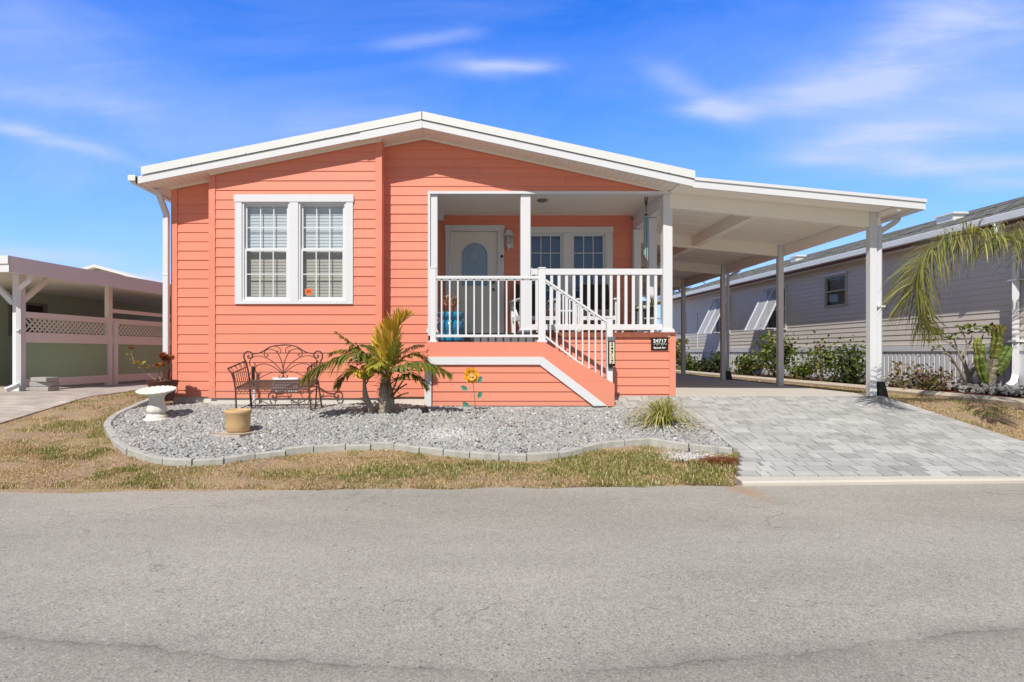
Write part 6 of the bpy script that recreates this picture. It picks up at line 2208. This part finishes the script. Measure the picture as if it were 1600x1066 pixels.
stn = stones('border_stones', np.stack([x, y], 1), 0.0 + (x - 8.75) * 0.12 + rng.uniform(0, 0.08, n), rng.uniform(0.025, 0.055, n), np.stack([tone * 1.03, tone, tone * 0.97], 1), VCOL)
tag(stn, 'heap of dark grey river stones along the foot of the white skirting', 'stones', kind='stuff')

GRN = [(0.10, 0.16, 0.03), (0.18, 0.22, 0.045), (0.07, 0.11, 0.025), (0.26, 0.28, 0.06)]
GDK = [(0.05, 0.08, 0.02), (0.09, 0.13, 0.03), (0.03, 0.05, 0.015)]
CRO = [(0.22, 0.15, 0.07), (0.14, 0.15, 0.05), (0.34, 0.20, 0.13), (0.10, 0.12, 0.04), (0.42, 0.28, 0.22)]
G_ = 'shrubs in the bed of the grey house'


def nsh(name, label, px, Xb, w_, dp, h, n, cols, leaf, **k):
    d = Xb * 900 / (px - VX)
    return shrub(name, label, Xb, d, w_, dp, h, n, cols, leaf, z0=0.0, grp=G_, **k)


nsh('shrub', 'tall leafy green shrub before the propped shutter nearest the carport front', 1214, 8.72, 0.8, 1.5, 1.18, 900, GRN, 0.075, stems=8, low=0.25, clumps=13)
nsh('shrub', 'low bright green shrub in the bed between two carport posts', 1166, 8.65, 0.7, 1.3, 0.55, 500, GRN, 0.07, low=0.2)
nsh('shrub', 'small bright green shrub at the foot of the skirting right of the tall leafy shrub', 1252, 8.68, 0.5, 0.7, 0.38, 330, GRN, 0.06, low=0.2)
nsh('shrub', 'loose tall shrub with light airy top behind the second carport post', 1282, 8.75, 0.6, 1.0, 1.05, 520, GRN, 0.06, stems=9, low=0.3, clumps=10)
nsh('shrub', 'broad dense hedge like shrub just left of the front carport post', 1333, 8.78, 0.7, 1.15, 0.85, 1000, GRN[:3] + GDK, 0.055, stems=12, low=0.15, clumps=16)
nsh('shrub', 'sparse pinkish croton shrub right of the front carport post', 1432, 8.62, 0.6, 1.25, 0.50, 700, CRO, 0.045, stems=12, low=0.1, clumps=12)
nsh('shrub', 'low dark shrub far down the bed beyond the third carport post', 1097, 8.7, 0.6, 2.0, 0.55, 380, GDK + GRN[:1], 0.08)
nsh('shrub', 'dark upright shrub under the farther propped shutter', 1119, 8.7, 0.5, 1.0, 0.62, 320, GDK, 0.08)
nsh('shrub', 'pale leaved shrub at the far end of the bed beside the last post', 1080, 8.6, 0.6, 2.2, 0.6, 300, CRO[1:4] + GRN[:2], 0.09)
nsh('shrub', 'tall yellowish shrub half hidden behind the white porch post', 1063, 8.4, 0.5, 1.2, 1.25, 300, GRN + CRO[:1], 0.10, low=0.4)

# columnar cactus
cd_ = 10.45
cbs = P(1545, 613, cd_); cbs.z = 0.0
cac = thing('cactus', 'green candelabra cactus with corky base in front of the white skirting', 'cactus', (cbs.x, cd_, 0))
CACT = foliage('cactus_skin', attr=True, trans=0.0, rough=0.5)


def ribbed(mb, pts, r0, col, n_r=4):
    pts = catmull(pts, 5); m = len(pts)
    vs = []; fs = []; N_ = n_r * 4
    for i, p in enumerate(pts):
        t_ = (pts[min(i + 1, m - 1)] - pts[max(i - 1, 0)]).normalized()
        s = t_.cross(Vector((0.3, 1, 0))).normalized(); b_ = t_.cross(s)
        f = i / (m - 1)
        rr = r0 * (0.75 + 0.35 * math.sin(min(1, f * 1.2) * math.pi * 0.75)) * (1 - 0.55 * max(0, f - 0.85) / 0.15) * (1 + 0.08 * math.sin(i * 2.1))
        for k in range(N_):
            a = 6.283 * k / N_
            rk = rr * (0.62 + 0.38 * abs(math.cos(a * n_r / 2)) ** 0.8)
            vs.append(p + (s * math.cos(a) + b_ * math.sin(a)) * rk)
    for i in range(m - 1):
        for k in range(N_): fs.append((i * N_ + k, i * N_ + (k + 1) % N_, (i + 1) * N_ + (k + 1) % N_, (i + 1) * N_ + k))
    fs.append(tuple((m - 1) * N_ + k for k in range(N_)))
    mb.add(vs, fs, col)


q = MB(); ribbed(q, [P(1543, 614, cd_), P(1545, 595, cd_), P(1549, 578, cd_), P(1553, 555, cd_)], 0.10, (0.34, 0.30, 0.22)); q.build('corky_stem', VCOL, cac)
for (pts, r_, col) in (([(1540, 598), (1534, 580), (1531, 560), (1535, 540)], 0.085, (0.16, 0.21, 0.05)), ([(1552, 580), (1562, 570), (1572, 555), (1579, 540)], 0.10, (0.13, 0.19, 0.045)),
                      ([(1556, 585), (1562, 575), (1567, 568), (1571, 562)], 0.085, (0.11, 0.16, 0.04)), ([(1553, 560), (1556, 545), (1558, 530), (1559, 514)], 0.085, (0.22, 0.24, 0.05)),
                      ([(1531, 560), (1528, 548), (1527, 537), (1529, 528)], 0.06, (0.2, 0.22, 0.05))):
    q = MB(); ribbed(q, [P(a, b_, cd_ - 0.03) for a, b_ in pts], r_, col); q.build('arm', CACT, cac)
q = MB()
for i in range(16):
    c = P(1559 + rng.normal(0, 2), 515 + rng.normal(0, 2), cd_ - 0.05); a = rng.uniform(0, 6.28)
    q.tube(catmull([c, c + Vector((0.09 * math.cos(a), 0.06 * math.sin(a), 0.06)), c + Vector((0.13 * math.cos(a), 0.08 * math.sin(a), -0.02 - rng.uniform(0, 0.10)))], 3), 0.011, 5, (0.36, 0.33, 0.07))
q.build('new_shoots', LEAF, cac)

# bare branched frangipani
fd = 10.75
fb = P(1512, 606, fd); fb.z = 0.0
fg = thing('frangipani', 'small pale branched frangipani with few green leaves left of the cactus', 'small tree', (fb.x, fd, 0))
q = MB(); lf = MB()
brs = [[(1515, 607), (1514, 590), (1508, 570), (1506, 556)], [(1514, 592), (1522, 575), (1524, 558), (1527, 545)], [(1512, 600), (1503, 585), (1494, 570), (1486, 558), (1478, 551)],
       [(1494, 570), (1488, 566), (1484, 562)], [(1508, 570), (1500, 558), (1494, 540), (1490, 528)], [(1506, 556), (1511, 542), (1508, 528), (1502, 515)], [(1524, 558), (1530, 548), (1534, 530), (1538, 518)], [(1511, 542), (1518, 530), (1520, 514)], [(1494, 545), (1486, 540)], [(1500, 558), (1506, 548), (1514, 543)]]
for i, b_ in enumerate(brs):
    dd = fd + rng.uniform(-0.12, 0.12)
    pts = catmull([P(x_, y_, fd + (dd - fd) * k / len(b_)) for k, (x_, y_) in enumerate(b_)], 4)
    r0 = 0.05 if i == 0 else 0.032 if i < 3 else 0.02
    q.tube(pts, [r0 * (1 - 0.55 * k / (len(pts) - 1)) for k in range(len(pts))], 7)
q.build('branches', TWIG, fg)
for (px, py, n_) in ((1490, 526, 12), (1502, 513, 16), (1520, 512, 14), (1538, 516, 14), (1478, 550, 9), (1528, 543, 9), (1461, 545, 10), (1456, 535, 8), (1470, 520, 8), (1548, 512, 12), (1510, 520, 10), (1484, 540, 6)):
    c = P(px, py, fd - rng.uniform(-0.05, 0.25))
    for i in range(n_):
        a = rng.uniform(0, 6.28); el = rng.uniform(-0.5, 0.9)
        d = Vector((math.cos(a) * math.cos(el), math.sin(a) * math.cos(el), math.sin(el)))
        s = d.cross(Vector((rng.normal(), rng.normal(), 1))).normalized()
        L = rng.uniform(0.07, 0.16); col = GRN[rng.integers(4)]; k = rng.uniform(0.8, 1.4)
        lf.add([c + d * 0.02, c + d * L * 0.55 + s * 0.03, c + d * L, c + d * L * 0.55 - s * 0.03], [(0, 1, 2, 3)], (col[0] * k, col[1] * k, col[2] * k))
lf.build('leaves', LEAF, fg)

# tall feather palm: crown beyond the picture edge, one frond arching in
TB = Vector((8.72, 7.75, -0.03))
CR = Vector((8.55, 7.75, 2.25))
plm = thing('feather_palm', 'feathery palm at the right edge whose long frond arches before the grey house', 'palm', TB)
q = MB(); trunk(q, [TB, TB.lerp(CR, 0.5) + Vector((0.03, 0, 0)), CR], [0.15, 0.12, 0.09]); q.build('trunk', BARK, plm)
FG = (0.27, 0.28, 0.085)
d8 = 7.75


def fpx(l): return [P(a, b_, d8 + c) for a, b_, c in l]


big = [(1700, 430, 0), (1650, 395, 0.0), (1600, 376, -0.02), (1550, 366, -0.05), (1505, 364, -0.08), (1466, 378, -0.10), (1440, 408, -0.12), (1430, 450, -0.13), (1438, 492, -0.14), (1452, 516, -0.14)]
q = MB(); frond(q, q, fpx(big), 0.56, 250, FG, 0.75, 0.0065, 62, rach=0.02, start=0.08, jitter=0.40, vee=0.30, colv=0.5, rcol=(0.24, 0.22, 0.08)); q.build('frond', FROND, plm)
big2 = [(a, b_ + 6, c + 0.10) for a, b_, c in big]
q = MB(); frond(q, q, fpx(big2[:-1]), 0.50, 60, (0.17, 0.19, 0.05), 1.15, 0.008, 58, rach=0.012, start=0.10, jitter=0.35, vee=-0.05, colv=0.5, rcol=(0.24, 0.22, 0.08)); q.build('frond', FROND, plm)
for pth in ([(1700, 395, 0), (1680, 320, 0.3), (1670, 280, 0.8), (1690, 290, 1.2)], [(1710, 395, 0), (1760, 330, 0.1), (1830, 330, 0.1), (1880, 420, 0.1)], [(1705, 395, 0), (1700, 330, -0.5), (1690, 310, -1.1), (1700, 380, -1.6)],
            [(1705, 390, 0), (1730, 300, -0.4), (1790, 270, -0.8), (1850, 310, -1.1)], [(1700, 430, 0), (1655, 385, 0.25), (1605, 368, 0.5), (1560, 372, 0.7), (1525, 392, 0.85)]):
    q = MB(); frond(q, q, fpx(pth), 0.5, 70, FG, 1.2, 0.0095, 58, rach=0.018, start=0.15, jitter=0.2, rcol=(0.24, 0.22, 0.08)); q.build('frond', FROND, plm)

# far fan of palm leaves behind the grey house
fpt = thing('distant_palm', 'palm crown far behind the grey house seen under the carport roof', 'palm', (12.0, 34, -0.1))
q = MB(); trunk(q, [Vector((12.0, 34, -0.1)), Vector((12.1, 34, 2.2)), Vector((12.0, 34, 4.3))], [0.2, 0.15, 0.13]); q.build('trunk', BARK, fpt)
for i in range(11):
    a = 6.283 * i / 11 + 0.3; el = rng.uniform(0.1, 1.0)
    c = Vector((12.0, 34, 4.3)); d = Vector((math.cos(a) * math.cos(el), math.sin(a) * math.cos(el), math.sin(el)))
    q = MB(); frond(q, q, [c, c + d * 0.7, c + d * 1.35 - Vector((0, 0, 0.12)), c + d * 1.8 - Vector((0, 0, 0.6))], 0.5, 22, (0.10, 0.13, 0.04), 0.9, 0.022, 55, rach=0.02); q.build('frond', FROND, fpt)


# ------------------------------------------------------------------ neighbour on the left: open carport with lattice side
A0 = Vector((-8.42, 10.55, 0)); A1 = Vector((-7.15, 19.2, 0))
LD = (A1 - A0).normalized(); LN = Vector((-LD.y, LD.x, 0))   # LN points away from the coral house
LLEN = (A1 - A0).length
lc = thing('neighbour_carport', 'neighbouring white carport with green side panels and lattice strip behind the paved strip', 'carport', (A0.x, A0.y, 0))


def lp(s, o_, z): return A0 + LD * s + LN * o_ + Vector((0, 0, z))


def lbox(mb, s0, s1, o0, o1, z0, z1):
    vs = [lp(s, o_, z) for z in (z0, z1) for o_ in (o0, o1) for s in (s0, s1)]
    mb.add(vs, [(0, 2, 3, 1), (4, 5, 7, 6), (0, 1, 5, 4), (2, 6, 7, 3), (0, 4, 6, 2), (1, 3, 7, 5)])


q = MB(); lbox(q, -0.55, LLEN, -0.42, 7.0, 2.16, 2.36); q.build('roof', mat('roof_underside', (0.80, 0.76, 0.70), 0.6), lc)
q = MB(); lbox(q, -0.57, LLEN, -0.46, -0.42, 2.10, 2.38)
q.build('side_fascia', TRIMP, lc)
q = MB(); lbox(q, -0.60, -0.55, -0.46, 7.0, 2.24, 2.38); lbox(q, -0.58, -0.55, -0.46, 7.0, 2.10, 2.24); q.build('front_fascia', WHITE, lc)
q = MB(); lbox(q, -0.02, 0.12, -0.06, 0.08, -0.02, 2.16); q.build('post', WHITE, lc, bevel=0.006)
q = MB(); lbox(q, 2.10, 2.21, -0.05, 0.05, 0.0, 2.16); q.build('post', TRIMP, lc)
q = MB(); lbox(q, 2.24, 2.34, -0.08, 0.02, 0.0, 1.40); q.build('post', TRIMP, lc)
q = MB(); q.beam(lp(0.10, 0, 1.66), lp(0.62, 0, 2.12), 0.07, 0.09); q.build('brace', TRIMP, lc)
q = MB(); q.beam(lp(0.0, 0.08, 1.62), lp(0.0, 0.62, 2.12), 0.07, 0.09); q.build('brace', WHITE, lc)
q = MB()
lbox(q, 0.12, LLEN, -0.03, 0.02, 1.36, 1.47); lbox(q, 0.12, LLEN, -0.035, 0.02, 0.90, 1.09); lbox(q, 0.12, LLEN, -0.03, 0.02, 0.06, 0.22); lbox(q, 2.21, LLEN, -0.03, 0.02, 1.60, 1.68)
q.build('rail', TRIMP, lc)
q = MB(); lbox(q, 0.12, LLEN, -0.005, 0.008, 0.221, 0.899); q.build('side_panel', GREENP, lc)
q = MB()
s = 0.12
while s < LLEN:
    for sg in (-1, 1):
        a, b_ = (s, s + 0.27) if sg > 0 else (s + 0.27, s)
        q.beam(lp(a, -0.006 * sg, 1.09), lp(b_, -0.006 * sg, 1.36), 0.010, 0.032, up=LN.cross(LD))
    s += 0.105
q.build('lattice', mat('pale_lattice', (0.70, 0.72, 0.62), 0.6), lc)
q = MB(); q.tube(catmull([lp(-0.12, -0.40, 2.14), lp(-0.12, -0.38, 2.02), lp(-0.08, -0.16, 1.90), lp(-0.06, -0.10, 1.80), lp(-0.06, -0.10, 1.2), lp(-0.06, -0.10, 0.22), lp(-0.10, -0.10, 0.12), lp(-0.26, -0.04, 0.04)], 5), 0.05, 4)
lbox(q, -0.12, 0.0, -0.16, -0.04, 1.10, 1.13)
q.build('downspout', WHITE, lc)
# house body inside
DKG = mat('shaded_green_wall', (0.36, 0.45, 0.35), 0.7, 0.1, 2)
nl = thing('left_house', 'dim green sided house wall seen over the lattice of the left carport', 'house', lp(4, 2.6, 0))
q = MB(); msl = lambda u, z, off: tuple(lp(u, 2.6 - off, z))
siding(q, 0.9, LLEN, 0.0, 2.16, msl, 0.0, 0.2, lip=0.012, holes=[(2.2, 3.2, 1.1, 1.9)])
lbox(q, 0.9, 1.0, 2.62, 7, 0, 2.16)
lbox(q, 1.0, LLEN, 2.7, 2.8, 0, 2.16)
q.build('wall', DKG, nl)
q = MB()
for (a, b_, c, d) in ((2.2, 2.26, 1.1, 1.9), (3.14, 3.2, 1.1, 1.9), (2.26, 3.14, 1.1, 1.16), (2.26, 3.14, 1.84, 1.9), (2.26, 3.14, 1.48, 1.52)): lbox(q, a, b_, 2.57, 2.66, c, d)
wo = q.build('window', BRONZE, nl)
q = MB(); q.add([lp(2.26, 2.64, 1.16), lp(3.14, 2.64, 1.16), lp(3.14, 2.64, 1.84), lp(2.26, 2.64, 1.84)], [(0, 1, 2, 3)]); q.build('pane', DARK, wo)
q = MB(); lbox(q, 0.86, 0.9, 3.2, 4.6, 0.95, 1.95); wo2 = q.build('window', DARK, nl)
q = MB(); lbox(q, 0.84, 0.86, 3.15, 4.65, 1.42, 1.47); lbox(q, 0.84, 0.86, 3.15, 4.65, 0.92, 0.97); lbox(q, 0.84, 0.86, 3.10, 3.15, 0.92, 1.47); q.build('frame', TRIMP, wo2)
# neat pile of grey paving blocks by the post
PB = mat('grey_paver_block', (0.36, 0.35, 0.34), 0.9, 0.15, 8, 0.3, 60)
for (i, (s, o_, z, r_)) in enumerate(((0.15, -0.42, 0.0, 0), (0.17, -0.40, 0.085, 5), (0.14, -0.43, 0.17, -4))):
    q = MB(); c = lp(s, o_, z + 0.0)
    q.box(-0.19, 0.19, -0.12, 0.12, 0.0, 0.08)
    o = q.build('paving_block', PB, bevel=0.008); o.location = (c.x, c.y, gz(0, c.y) + 0.022 + z); o.rotation_euler.z = R(-8 + r_ * 2)
    tag(o, ('grey paving block at the bottom of the small pile by the white post', 'grey paving block in the middle of the small pile by the white post', 'grey paving block on top of the small pile by the white post')[i], 'paving block', 'pile of paving blocks by the left carport')
# pale ridge of one more house farther back
bh = thing('distant_house', 'pale gabled roof of a house far behind the left carport', 'house', (-15, 26, 0))
q = MB(); q.box(-19, -12.6, 24, 34, 0, 3.0); q.build('wall', GREYV, bh)
q = MB(); zr = Z(420, 24)
q.prism([(-19.4, 3.2), (X(157, 24), zr), (-12.2, 3.25), (-12.2, 3.33), (X(157, 24), zr + 0.12), (-19.4, 3.3)], 23.6, 34.4); q.build('roof', METALW, bh)
q = MB(); q.prism([(-19, 3.0), (-12.6, 3.0), (-12.6, 3.22), (X(157, 24), zr - 0.02), (-19, 3.18)], 24.0, 24.1); q.build('gable', GREYV, bh)
